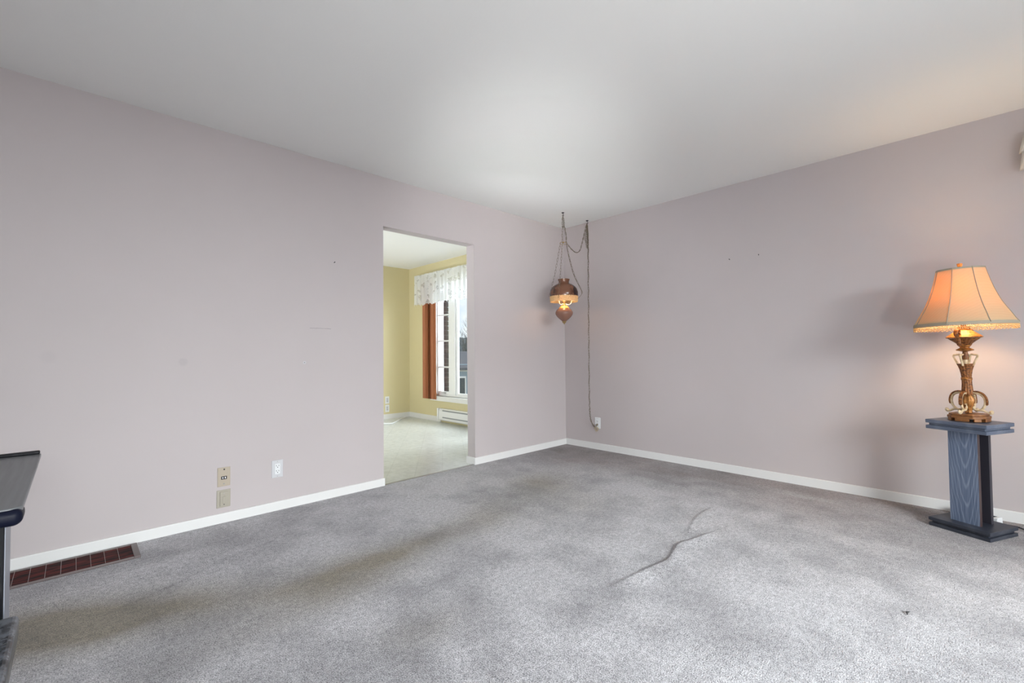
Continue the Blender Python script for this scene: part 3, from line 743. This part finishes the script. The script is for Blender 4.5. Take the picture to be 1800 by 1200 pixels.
# stem: leaf skirt, waist, calyx
def leafy(a, z): return 1+.10*abs(math.sin(4*a))
b = MB(); b.lathe([(.010, .040), (.016, .045), (.014, .055), (.020, .075), (.028, .10), (.030, .115), (.024, .135), (.017, .150), (.022, .152)], 40, mi=0, fn=lambda a, z: 1+.07*math.sin(8*a))
b.build('leaf_bulb', M['bronze'], lamp, smooth=50)
b = MB(); b.lathe([(.029, .148), (.026, .154), (.0225, .175), (.021, .205), (.0205, .232)], 48, fn=lambda a, z: 1+.13*max(0, (.19-z)/.04)*abs(math.sin(4*a))+.05*math.sin(16*a), cap=False)
b.build('lower_leaf', M['bronze_dark'], lamp, smooth=50)
b = MB(); b.lathe([(.021, .228), (.0245, .231), (.0235, .236), (.0245, .241), (.021, .245)], 32); b.build('waist_band', M['bronze'], lamp, smooth=40)
b = MB(); b.lathe([(.0205, .243), (.022, .262), (.026, .290), (.031, .312), (.034, .322), (.028, .315), (.012, .300)], 48, fn=lambda a, z: 1+.16*max(0, (z-.285)/.035)*(abs(math.sin(3*a+.4))-.4)+.05*math.sin(14*a), cap=False)
b.build('upper_leaf', M['bronze_dark'], lamp, smooth=50)
b = MB(); b.lathe([(.010, .295), (.0115, .30), (.0115, .345), (.009, .348)], 8); b.build('stem', M['ivory'], lamp, smooth=30)
b = MB(); b.lathe([(.012, .345), (.0145, .352), (.013, .362), (.0145, .372), (.012, .380), (.010, .392), (.012, .396)], 24, fn=lambda a, z: 1+.05*math.sin(10*a)); b.build('collar', M['bronze_dark'], lamp, smooth=40)
b = MB(); b.lathe([(.010, .390), (.020, .393), (.037, .398), (.038, .401), (.034, .405), (.021, .412), (.020, .416), (.027, .425), (.026, .428)], 40); b.build('disc', M['bronze'], lamp, smooth=40)
def flute(a, z): return 1+.035*math.sin(18*a)
b = MB(); b.lathe([(.022, .424), (.027, .432), (.040, .445), (.058, .460), (.070, .470)], 108, fn=flute); b.build('fluted_bowl', M['bronze_dark'], lamp, smooth=60)
b = MB(); b.lathe([(.066, .466), (.077, .471), (.078, .475), (.073, .478), (.071, .482), (.066, .486), (.052, .496), (.040, .507), (.032, .512), (.030, .520), (.027, .521), (.026, .533), (.012, .535), (.012, .56)], 48)
b.build('bowl_lid', M['bronze'], lamp, smooth=35)
for k in (0, 2):
    Mk = Matrix.Rotation(body+k*PI/2-PI/2, 4, 'Z')
    pts = [Mk @ Vector(p) for p in spline([(.040, 0, .436), (.052, 0, .428), (.060, 0, .440), (.066, 0, .465), (.084, 0, .490), (.080, 0, .512), (.062, 0, .514), (.056, 0, .500), (.066, 0, .494)], 6)]
    b = MB(); b.tube(pts, [.0055]*len(pts), 8, flat=1.9); b.build('scroll_handle', M['bronze_dark'], lamp, smooth=50)
for k in range(4):
    Mk = Matrix.Rotation(body+k*PI/2-PI/2, 4, 'Z')
    b = MB(); pts = [Mk @ Vector(p) for p in ((.024, 0, .375), (.030, 0, .374), (.052, 0, .371), (.0535, 0, .366), (.045, 0, .345), (.031, 0, .312))]
    b.tube(pts, [.0052]*len(pts), 6); b.build('bracket', M['ivory'], lamp, smooth=40)
    # C-scroll leg with outturned foot
    c1 = [(.014,0,.155), (.030,0,.158), (.050,0,.154), (.066,0,.140), (.073,0,.118), (.071,0,.092), (.060,0,.070), (.044,0,.060), (.028,0,.064), (.018,0,.078), (.020,0,.092), (.028,0,.094)]
    c2 = [(.050,0,.062), (.064,0,.060), (.078,0,.052), (.090,0,.046), (.099,0,.050), (.100,0,.058), (.094,0,.060)]
    b = MB(); p1 = [Mk @ Vector(p) for p in spline(c1, 5)]; n = len(p1)
    b.tube(p1, [.0075-.0025*(i/n) for i in range(n)], 8); p2 = [Mk @ Vector(p) for p in spline(c2, 5)]
    b.tube(p2, [.0058]*len(p2), 8); b.ball(Mk @ Vector((.095, 0, .054)), .0085, 8)
    lg = b.build('leg', M['ivory'], lamp, smooth=50)
    b = MB()
    lf = [Mk @ Vector(p) for p in spline([(.026,0,.164), (.046,0,.163), (.064,0,.154), (.076,0,.136), (.081,0,.112), (.079,0,.09)], 4)]
    b.tube(lf, [.003, *[.0055]*(len(lf)-2), .002], 6, flat=1.6); b.build('leaf', M['bronze_dark'], lg, smooth=50)
# shade
SA = math.radians(164)
def panel(a, z):
    k = ((a-SA) % (PI/4))/(PI/4); return 1-.030*math.sin(PI*k)
prof = [(.105, .862), (.1075, .850), (.113, .823), (.122, .785), (.134, .741), (.147, .702), (.162, .663), (.177, .632), (.194, .600), (.210, .567), (.222, .547)]
b = MB(); b.lathe(prof, 96, fn=panel, cap=False)
sh = b.build('lamp_shade', M['silk'], lamp, smooth=60)
md = sh.modifiers.new('solid', 'SOLIDIFY'); md.thickness = .0012
b = MB()
for k in range(8):
    a = SA+k*PI/4
    b.tube([(r*math.cos(a)*1.004, r*math.sin(a)*1.004, z) for r, z in prof], .0022, 6)
b.build('seam_piping', M['shade_trim'], sh, smooth=50)
def hoop(r, z, h, name):
    b = MB(); b.lathe([(r*1.006, z-h/2), (r*1.014, z), (r*1.004, z+h/2), (r*.99, z+h/2), (r*.985, z-h/2), (r*1.006, z-h/2)], 96, fn=panel, cap=False); return b.build(name, M['shade_trim'], sh, smooth=40)
hoop(.105, .859, .013, 'top_binding'); hoop(.219, .546, .017, 'bottom_binding')
b = MB()
for k in range(190):
    a = 2*PI*k/190; r = .219*panel(a, 0); L = .013+.006*((k*7) % 3)/2
    c = (r*math.cos(a), r*math.sin(a))
    b.ball((c[0], c[1], .5345), .0032, 5); b.ball((c[0]*1.002, c[1]*1.002, .5345-L*.55), .0026, 5, sz=1.3); b.ball((c[0], c[1], .5345-L), .0030, 5)
b.build('bead_fringe', M['bead'], sh, smooth=80)
b = MB(); b.tube(spline([(.018, 0, .56), (.055, 0, .62), (.070, 0, .70), (.050, 0, .80), (.004, 0, .862)], 5), .0016, 6); b.tube(spline([(-.018, 0, .56), (-.055, 0, .62), (-.070, 0, .70), (-.050, 0, .80), (-.004, 0, .862)], 5), .0016, 6)
for k in range(4): a = SA+k*PI/2; b.tube([(0, 0, .862), (.103*math.cos(a), .103*math.sin(a), .862)], .0016, 6)
b.build('harp', M['brass'], lamp, smooth=50)
b = MB(); b.lathe([(.006, .860), (.010, .864), (.011, .870), (.008, .874), (.011, .886), (.0125, .893), (.012, .897), (.004, .899)], 20); b.build('finial', M['bronze'], lamp, smooth=40)
b = MB(); b.lathe([(.012, .56), (.014, .585), (.013, .60)], 16); b.build('socket', M['brass'], lamp, smooth=40)
m = mat('warm_bulb', (1,.8,.5), .3); m.node_tree.nodes['Principled BSDF'].inputs['Emission Color'].default_value = (1,.55,.22,1); m.node_tree.nodes['Principled BSDF'].inputs['Emission Strength'].default_value = 5; M['bulb'] = m
b = MB(); b.lathe([(.012, .60), (.020, .625), (.029, .655), (.028, .675), (.016, .692), (.002, .697)], 20); b.build('bulb', M['bulb'], lamp, smooth=60)
pl = bpy.data.lights.new('lamp_bulb_light', 'POINT'); pl.energy = 11.5; pl.color = (1, .68, .36); pl.shadow_soft_size = .07
po = bpy.data.objects.new('lamp_bulb_light', pl); COL.objects.link(po); po.location = (LX, LY+.0135, z0+.70)
lamp.rotation_euler = (0, math.radians(.0), 0)
# lean of the lamp: 1.1 degrees towards the window-less side of the wall
lamp.rotation_euler = (math.radians(-1.1), 0, 0)

# power strip and its cord behind the pedestal
ps = thing('power_strip', 'white power strip on the carpet behind the pedestal by the baseboard', 'power strip', (-.104, -3.240, .0), (0, 0, math.radians(-115.2)))
b = MB(); b.prism([(-.03, 0), (.03, 0), (.024, .046), (-.024, .046)], -.10, .10, 0, Matrix(((0,0,1,0),(1,0,0,0),(0,1,0,0),(0,0,0,1)))); b.build('body', M['plate_white'], ps, bevel=.003)
for k in range(4):
    b = MB(); b.box(-.085+.045*k, -.055+.045*k, -.012, -.003, .0455, .0475); b.box(-.085+.045*k, -.055+.045*k, .003, .012, .0455, .0475); b.build('outlet', M['black'], ps)
b = MB(); b.tube(spline([(-.148, -3.338, .012), (-.13, -3.40, .008), (-.20, -3.46, .008), (-.16, -3.53, .008), (-.28, -3.60, .008)], 6), .0045, 8)
pc = b.build('cord', M['ped_dark'], smooth=60); pc.parent = ps; pc.matrix_parent_inverse = (Matrix.Translation((-.104, -3.240, 0)) @ Matrix.Rotation(math.radians(-115.2), 4, 'Z')).inverted(); pc['label'] = 'dark power cord trailing on the carpet'

# small scrap on the carpet
b = MB(); b.tube([(0, 0, .004), (.014, .002, .006), (.026, -.003, .004)], [.002, .0035, .002], 6)
o = b.build('lint_scrap', M['black'], smooth=50); o.location = (-1.68, -3.054, 0); tag(o, 'tiny dark scrap lying alone on the bare carpet toward the lower right', 'scrap')

# ================================================================== HANGING LAMP
HX, HY = -.473, -.381
hp = thing('hanging_lamp', 'brown glass oil-style swag lamp hanging from chains in the room corner', 'lamp', (HX, HY, 1.31))
Z = lambda z: z-1.31
CA = math.atan2(-3.2757-HY, -4.0037-HX)     # towards the viewer's side of the room
def ringpt(lat, r, z):      # point on the lamp at radius r whose sideways offset is lat, near side
    s = max(-1, min(1, lat/r)); a = CA-math.asin(s)
    return Vector((r*math.cos(a), r*math.sin(a), Z(z)))
b = MB(); b.lathe([(.059, Z(1.763)), (.058, Z(1.757)), (.0525, Z(1.745)), (.0515, Z(1.728)), (.060, Z(1.718)), (.085, Z(1.708)), (.112, Z(1.690)), (.131, Z(1.664)), (.141, Z(1.632)), (.142, Z(1.605)), (.139, Z(1.588)),
                  (.136, Z(1.588)), (.138, Z(1.605)), (.137, Z(1.632)), (.127, Z(1.662)), (.109, Z(1.686)), (.083, Z(1.704)), (.058, Z(1.714)), (.048, Z(1.728)), (.049, Z(1.745)), (.055, Z(1.757)), (.059, Z(1.763))], 64, cap=False)
b.build('glass_shade', M['pendant_glass'], hp, smooth=50)
b = MB(); b.lathe([(.139, Z(1.592)), (.141, Z(1.583)), (.138, Z(1.578)), (.139, Z(1.552)), (.136, Z(1.535)), (.134, Z(1.535)), (.136, Z(1.552)), (.135, Z(1.578)), (.136, Z(1.592))], 96, fn=lambda a, z: 1+.012*math.sin(36*a), cap=False)
b.build('pierced_band', M['band'], hp, smooth=50)
b = MB(); b.lathe([(.012, Z(1.500)), (.036, Z(1.494)), (.052, Z(1.474)), (.056, Z(1.468))], 40); b.build('font_collar', M['font_top_lit'], hp, smooth=60)
b = MB(); b.lathe([(.056, Z(1.470)), (.074, Z(1.455)), (.086, Z(1.436)), (.088, Z(1.422)), (.084, Z(1.406)), (.068, Z(1.383)), (.046, Z(1.362)), (.028, Z(1.348)), (.020, Z(1.342))], 48); b.build('font', M['font_glass'], hp, smooth=60)
b = MB(); b.lathe([(.020, Z(1.346)), (.024, Z(1.340)), (.018, Z(1.334)), (.020, Z(1.328)), (.010, Z(1.322)), (.004, Z(1.314)), (.0015, Z(1.308))], 24); b.build('finial', M['brass'], hp, smooth=50)
b = MB(); b.lathe([(.014, Z(1.498)), (.016, Z(1.512)), (.011, Z(1.518)), (.017, Z(1.528)), (.020, Z(1.545)), (.014, Z(1.550))], 24); b.build('burner', M['brass'], hp, smooth=50)
b = MB(); b.lathe([(.018, Z(1.548)), (.027, Z(1.572)), (.020, Z(1.60)), (.0165, Z(1.66)), (.016, Z(1.73)), (.0145, Z(1.73)), (.015, Z(1.66))], 24, cap=False); b.build('chimney', M['white_glass'], hp, smooth=60)
for k in range(3):
    a = CA+math.radians(80+k*120); d = Vector((math.cos(a), math.sin(a), 0))
    pts = spline([d*.016+Vector((0,0,Z(1.515))), d*.045+Vector((0,0,Z(1.505))), d*.068+Vector((0,0,Z(1.516))), d*.074+Vector((0,0,Z(1.538))), d*.10+Vector((0,0,Z(1.552))), d*.134+Vector((0,0,Z(1.554)))], 6)
    b = MB(); b.tube(pts, .0038, 8); b.build('arm', M['white_glass'], hp, smooth=60)
# chains
def chain(b, path, pitch=.026, W=.013, r=.0016, n=10, m=4):
    P = [Vector(p) for p in path]; acc = [0]
    for i in range(1, len(P)): acc.append(acc[-1]+(P[i]-P[i-1]).length)
    tot = acc[-1]; cnt = max(1, int(tot/pitch)); k = 0; i = 1
    for q in range(cnt):
        s = (q+.5)*tot/cnt
        while i < len(P)-1 and acc[i] < s: i += 1
        f = (s-acc[i-1])/max(1e-9, acc[i]-acc[i-1]); c = P[i-1].lerp(P[i], f); d = (P[i]-P[i-1]).normalized()
        ref = Vector((.719, -.695, 0)) if q % 2 else Vector((.695, .719, .05))
        b.link(c, d, ref, pitch*1.28, W, r, n, m)
def rel(p): return Vector((p[0]-HX, p[1]-HY, p[2]-1.31))
lat = Vector((-.635, .772, 0))      # sideways unit seen from the room
lat = Vector((math.sin(-CA), math.cos(CA), 0)) if False else Vector((-(-3.2757-HY), (-4.0037-HX), 0)).normalized()*-1
def L_(s, z, toward=0.0):
    v = lat*s + Vector((math.cos(CA), math.sin(CA), 0))*toward; return Vector((v.x, v.y, Z(z)))
if L_(1, 1.31).dot(Vector((-.719, .695, 0))) < 0: lat = -lat
b = MB(); b.tube([L_(.034*math.cos(2*PI*i/24), 2.128+.006*math.sin(2*PI*i/24), .034*math.sin(2*PI*i/24)) for i in range(24)], .0022, 6, closed=True)
b.ball(L_(0, 2.135), .010, 8); b.build('spreader_ring', M['brass'], hp, smooth=60)
for s0, s1, tw0, tw1, zt in ((.028, .146, .01, .02, 1.590), (.010, .052, .02, .142, 1.560)):
    b = MB(); chain(b, [L_(s0, 2.125, tw0), L_(s1*.62, 1.80, tw0+(tw1-tw0)*.62), L_(s1, zt, tw1)], .030, .014, .0013); b.build('chain', M['chain'], hp, smooth=60)
b = MB(); b.tube(spline([L_(.004, 2.42), L_(.001, 2.40), L_(0, 2.38)], 4), .003, 6)
for off in (-.010, -.002, .007): chain(b, [L_(.002, 2.405), L_(off, 2.36, off), L_(off*1.2, 2.30, -off), L_(-off*.5, 2.285)], .020, .012, .0017)
chain(b, [L_(.002, 2.30), L_(.010, 2.22), L_(.008, 2.14)], .026, .012, .0014); b.build('hanging_chain', M['chain'], hp, smooth=60)
b = MB()
swag = [L_(-.012, 2.31), L_(-.030, 2.20), rel((-.425, -.38, 2.15)), rel((-.39, -.38, 2.12)), rel((-.33, -.38, 2.085)), rel((-.262, -.38, 2.066)), rel((-.20, -.38, 2.10)), rel((-.158, -.38, 2.19)), rel((-.115, -.38, 2.30)), rel((-.075, -.38, 2.405))]
sw_ = spline(swag, 6); chain(b, sw_, .024, .011, .0016)
b.tube([p+Vector((.002*math.sin(i*1.7), .002*math.cos(i*1.7), -.002)) for i, p in enumerate(sw_)], .0019, 6)
for dx, zl in ((-.032, 2.20), (-.012, 2.15), (.006, 2.14)):
    lp = spline([rel((-.070, -.38, 2.40)), rel((-.070+dx*.6, -.378, 2.30)), rel((-.072+dx, -.376, zl+.03)), rel((-.068+dx*.4, -.384, zl)), rel((-.060, -.384, zl+.06)), rel((-.066, -.38, 2.40))], 6); chain(b, lp, .022, .010, .0016)
b.build('swag_chain', M['chain'], hp, smooth=60)
b = MB(); drop = spline([rel((-.066, -.38, 2.40)), rel((-.058, -.382, 2.22)), rel((-.060, -.38, 1.75)), rel((-.066, -.38, 1.14)), rel((-.070, -.38, .54)), rel((-.064, -.382, .36)), rel((-.050, -.39, .285)), rel((-.034, -.41, .245)), rel((-.022, -.43, .238))], 8)
chain(b, drop, .027, .012, .0016); b.build('drop_chain', M['chain'], hp, smooth=60)
b = MB(); dense = []
for i in range(len(drop)-1):
    for k in range(5): dense.append(drop[i].lerp(drop[i+1], k/5))
cp = [p+Vector((.006*math.sin(i*.55), .006*math.cos(i*.55), 0)) for i, p in enumerate(dense)] + [rel((-.016, -.4345, .252)), rel((-.010, -.4345, .261))]
b.tube(cp, .0021, 6)
b.tube(spline([L_(-.030, 2.12), L_(-.055, 1.98), L_(-.10, 1.80, .02), L_(-.165, 1.66, .02), L_(-.178, 1.615, .02), L_(-.150, 1.575, .02), L_(-.125, 1.555, .02)], 6), .0021, 6); b.build('cord', M['cord'], hp, smooth=60)
b = MB(); chain(b, spline([L_(-.032, 2.12), L_(-.060, 1.98), L_(-.106, 1.80, .02), L_(-.168, 1.66, .02), L_(-.180, 1.615, .02)], 6), .026, .012, .0013); b.build('chain', M['chain'], hp, smooth=60)
b = MB()
for k in range(3): b.tube(spline([rel((-.024, -.422, .243)), rel((-.020, -.44-.008*k, .222)), rel((-.018, -.425, .203-.008*k)), rel((-.020, -.405-.004*k, .217)), rel((-.022, -.424, .240))], 6), .0022, 6)
b.build('cord_bundle', mat('beige_cord', (.45,.36,.22), .6), hp, smooth=60)
b = MB(); b.tube([rel((-.0075, -.4345, .262)), rel((-.022, -.4345, .258)), rel((-.030, -.432, .254))], [.010, .009, .004], 8); b.build('plug', M['chain'], hp, smooth=50)
# glowing bulb in the burner
pl = bpy.data.lights.new('pendant_bulb_light', 'POINT'); pl.energy = 1.25; pl.color = (1, .62, .28); pl.shadow_soft_size = .02
po = bpy.data.objects.new('pendant_bulb_light', pl); COL.objects.link(po); po.location = (HX-.05, HY-.04, 1.565)
for nm, x, y, lb in (('ceiling_hook', HX, HY, 'dark swag hook in the ceiling above the hanging lamp'), ('ceiling_hook', -.066, -.38, 'dark swag hook in the ceiling close to the right wall')):
    b = MB(); b.lathe([(.014, 0), (.014, -.004), (.006, -.008)], 16); 
    b.tube([(0, 0, -.006), (0, 0, -.014)] + [(.011*math.sin(a), 0, -.025+.011*math.cos(a)) for a in [i*PI/6 for i in range(0, 9)]], .0026, 6)
    o = b.build(nm, M['black'], smooth=50); o.location = (x, y, H); tag(o, lb, 'hook')

# ================================================================== DESK AND BENCH AT THE LEFT EDGE
dk = thing('desk', 'slate grey desk with rounded navy front edge at the left edge of the picture', 'desk', (-4.70, -1.66, 0))
def rr(x0, x1, y0, y1, r, n=8):
    pts = [(x0, y0)]
    for i in range(n+1): a = -PI/2+PI/2*i/n; pts.append((x1-r+r*math.cos(a), y0+r+r*math.sin(a)))
    pts += [(x1, y1), (x0, y1)]; return pts
b = MB(); b.prism(rr(-.62, .628, -.338, .335, .02), .732, .742); b.build('desk_top', M['desk'], dk, bevel=.002)
b = MB(); b.prism(rr(-.62, .629, -.346, -.28, .014), .708, .7405); fe = b.build('front_edge', M['navy'], dk, bevel=.015, seg=6); fe.data.polygons.foreach_set('use_smooth', [True]*len(fe.data.polygons))
b = MB(); b.box(-.62, .626, .322, .338, .742, .752); b.build('rear_lip', M['gloss_black'], dk, bevel=.003)
for sx in (-.58, .545):
    b = MB(); b.box(sx, sx+.048, -.16, -.045, 0, .702); lg = b.build('leg', M['gloss_black'], dk, bevel=.002)
    b = MB(); b.box(sx+.0475, sx+.0495, -.157, -.048, .002, .700); b.build('lit_side', M['leg_lit'], lg)  # grey strip paints the leg's lit side against its shaded black front
bn = thing('bench', 'dark glossy bench seat with painted reflections below the desk at the lower left corner', 'bench', (-4.40, -2.07, 0))
b = MB(); b.prism(rr(-.32, .320, -.18, .185, .015), .452, .50); b.build('seat', M['seat'], bn, bevel=.008, seg=3)
for sx in (-.24, .12):
    for sy in (-.13, .10):
        b = MB(); b.box(sx, sx+.035, sy, sy+.035, 0, .453); b.build('leg', M['gloss_black'], bn, bevel=.002)

# ================================================================== OUTDOORS
b = MB(); b.box(.3, 90, -60, 110, -2.2, -2.0); struct(b.build('ground', M['grass']))
# wooded ridge far behind
b = MB(); n = 60; vs = []; fs = []
for i in range(n+1):
    a = math.radians(10+80*i/n); R0, R1_ = 62, 95; hh = 3.1+.5*math.sin(i*.35)+.25*math.sin(i*1.1+1)+random.uniform(-.1, .1)
    vs += [(R0*math.cos(a), R0*math.sin(a), -2.1), (R0*1.08*math.cos(a), R0*1.08*math.sin(a), hh*.8), (R1_*math.cos(a), R1_*math.sin(a), hh*1.9), (R1_*1.1*math.cos(a), R1_*1.1*math.sin(a), -2.1)]
for i in range(n):
    for j in range(3): fs.append((i*4+j, (i+1)*4+j, (i+1)*4+j+1, i*4+j+1))
b.add(vs, fs); struct(b.build('hills', M['hill'], smooth=60))
# neighbour's house
nh = thing('neighbour_house', 'pale blue neighbouring house with grey roof seen through the dining window', 'house', (8.6, 13.2, -2.0), (0, 0, math.radians(-44)))
b = MB(); b.box(-3.2, 6.0, 0, 6.0, 0, 2.55); b.build('wall', M['siding'], nh)
b = MB(); b.prism([(-.5, 2.40), (3.0, 3.15), (6.5, 2.40), (6.5, 2.30), (3.0, 3.03), (-.5, 2.30)], -3.6, 6.4, 0, Matrix(((0,0,1,0),(1,0,0,0),(0,1,0,0),(0,0,0,1)))); b.build('roof', M['roof'], nh)
for x0 in (-1.9, -.05, 2.4):
    b = MB(); b.box(x0, x0+.34, -.05, .02, .35, 2.0); wn_ = b.build('window_frame', M['vinyl_white'], nh); b = MB(); b.box(x0+.05, x0+.29, -.06, -.045, .42, 1.92); b.build('pane', M['win_dark'], wn_)
b = MB(); b.box(.55, 1.35, -.05, .02, .05, 2.05); dr = b.build('door', M['vinyl_white'], nh); b = MB(); b.box(.72, 1.18, -.06, -.045, 1.1, 1.9); b.build('pane', M['win_dark'], dr)
b = MB(); b.box(-3.2, 6.0, -.06, .0, 2.22, 2.32); b.build('gutter', M['vinyl_white'], nh)
# bare winter trees
def tree_mesh(name, seed, h):
    R = random.Random(seed); b = MB()
    def grow(p, d, L, r, lev):
        pts = [p]; q = p; dd = d
        for k in range(3):
            dd = (dd+Vector((R.uniform(-.16, .16), R.uniform(-.16, .16), R.uniform(-.02, .14)))).normalized(); q = q+dd*(L/3); pts.append(q)
        b.tube(pts, [r, r*.85, r*.7, r*.55], 5 if lev > 1 else 3)
        if lev == 0: return
        for k in range(R.choice((3, 4)) if lev > 1 else 4):
            t_ = R.uniform(.35, 1.0); base = pts[1].lerp(pts[3], t_)
            az = R.uniform(0, 2*PI); sp_ = R.uniform(.45, .95)
            nd = (dd+Vector((math.cos(az)*sp_, math.sin(az)*sp_, R.uniform(.0, .4)))).normalized(); grow(base, nd, L*R.uniform(.55, .75), r*.55, lev-1)
    grow(Vector((0, 0, -.05)), Vector((0, 0, 1)), h*.42, h*.016, 4)
    me = bpy.data.meshes.new(name); me.from_pydata([tuple(v) for v in b.v], [], b.f); me.materials.append(M['bark']); return me
tm = [tree_mesh('bare_tree', 3+i, 5.2+i*.8) for i in range(3)]
spots = [(26, -1.6), (30, 1.0), (52, -5.5), (36, 1.9), (38, -2.4), (22, 8.5), (42, 1.2), (45, -1.5), (34, 3.6), (47, 2.4), (31, -3.4), (25, 4.2)]
for i, (d, s) in enumerate(spots):
    o = bpy.data.objects.new('bare_tree', tm[i % 3]); COL.objects.link(o)
    o.location = (.04+.585*d+.811*s, 2.0+.811*d-.585*s, -2.0); o.rotation_euler = (0, 0, i*1.3)
    tag(o, 'bare grey winter tree standing behind the neighbouring house outside the dining window', 'tree', 'bare trees behind the house')
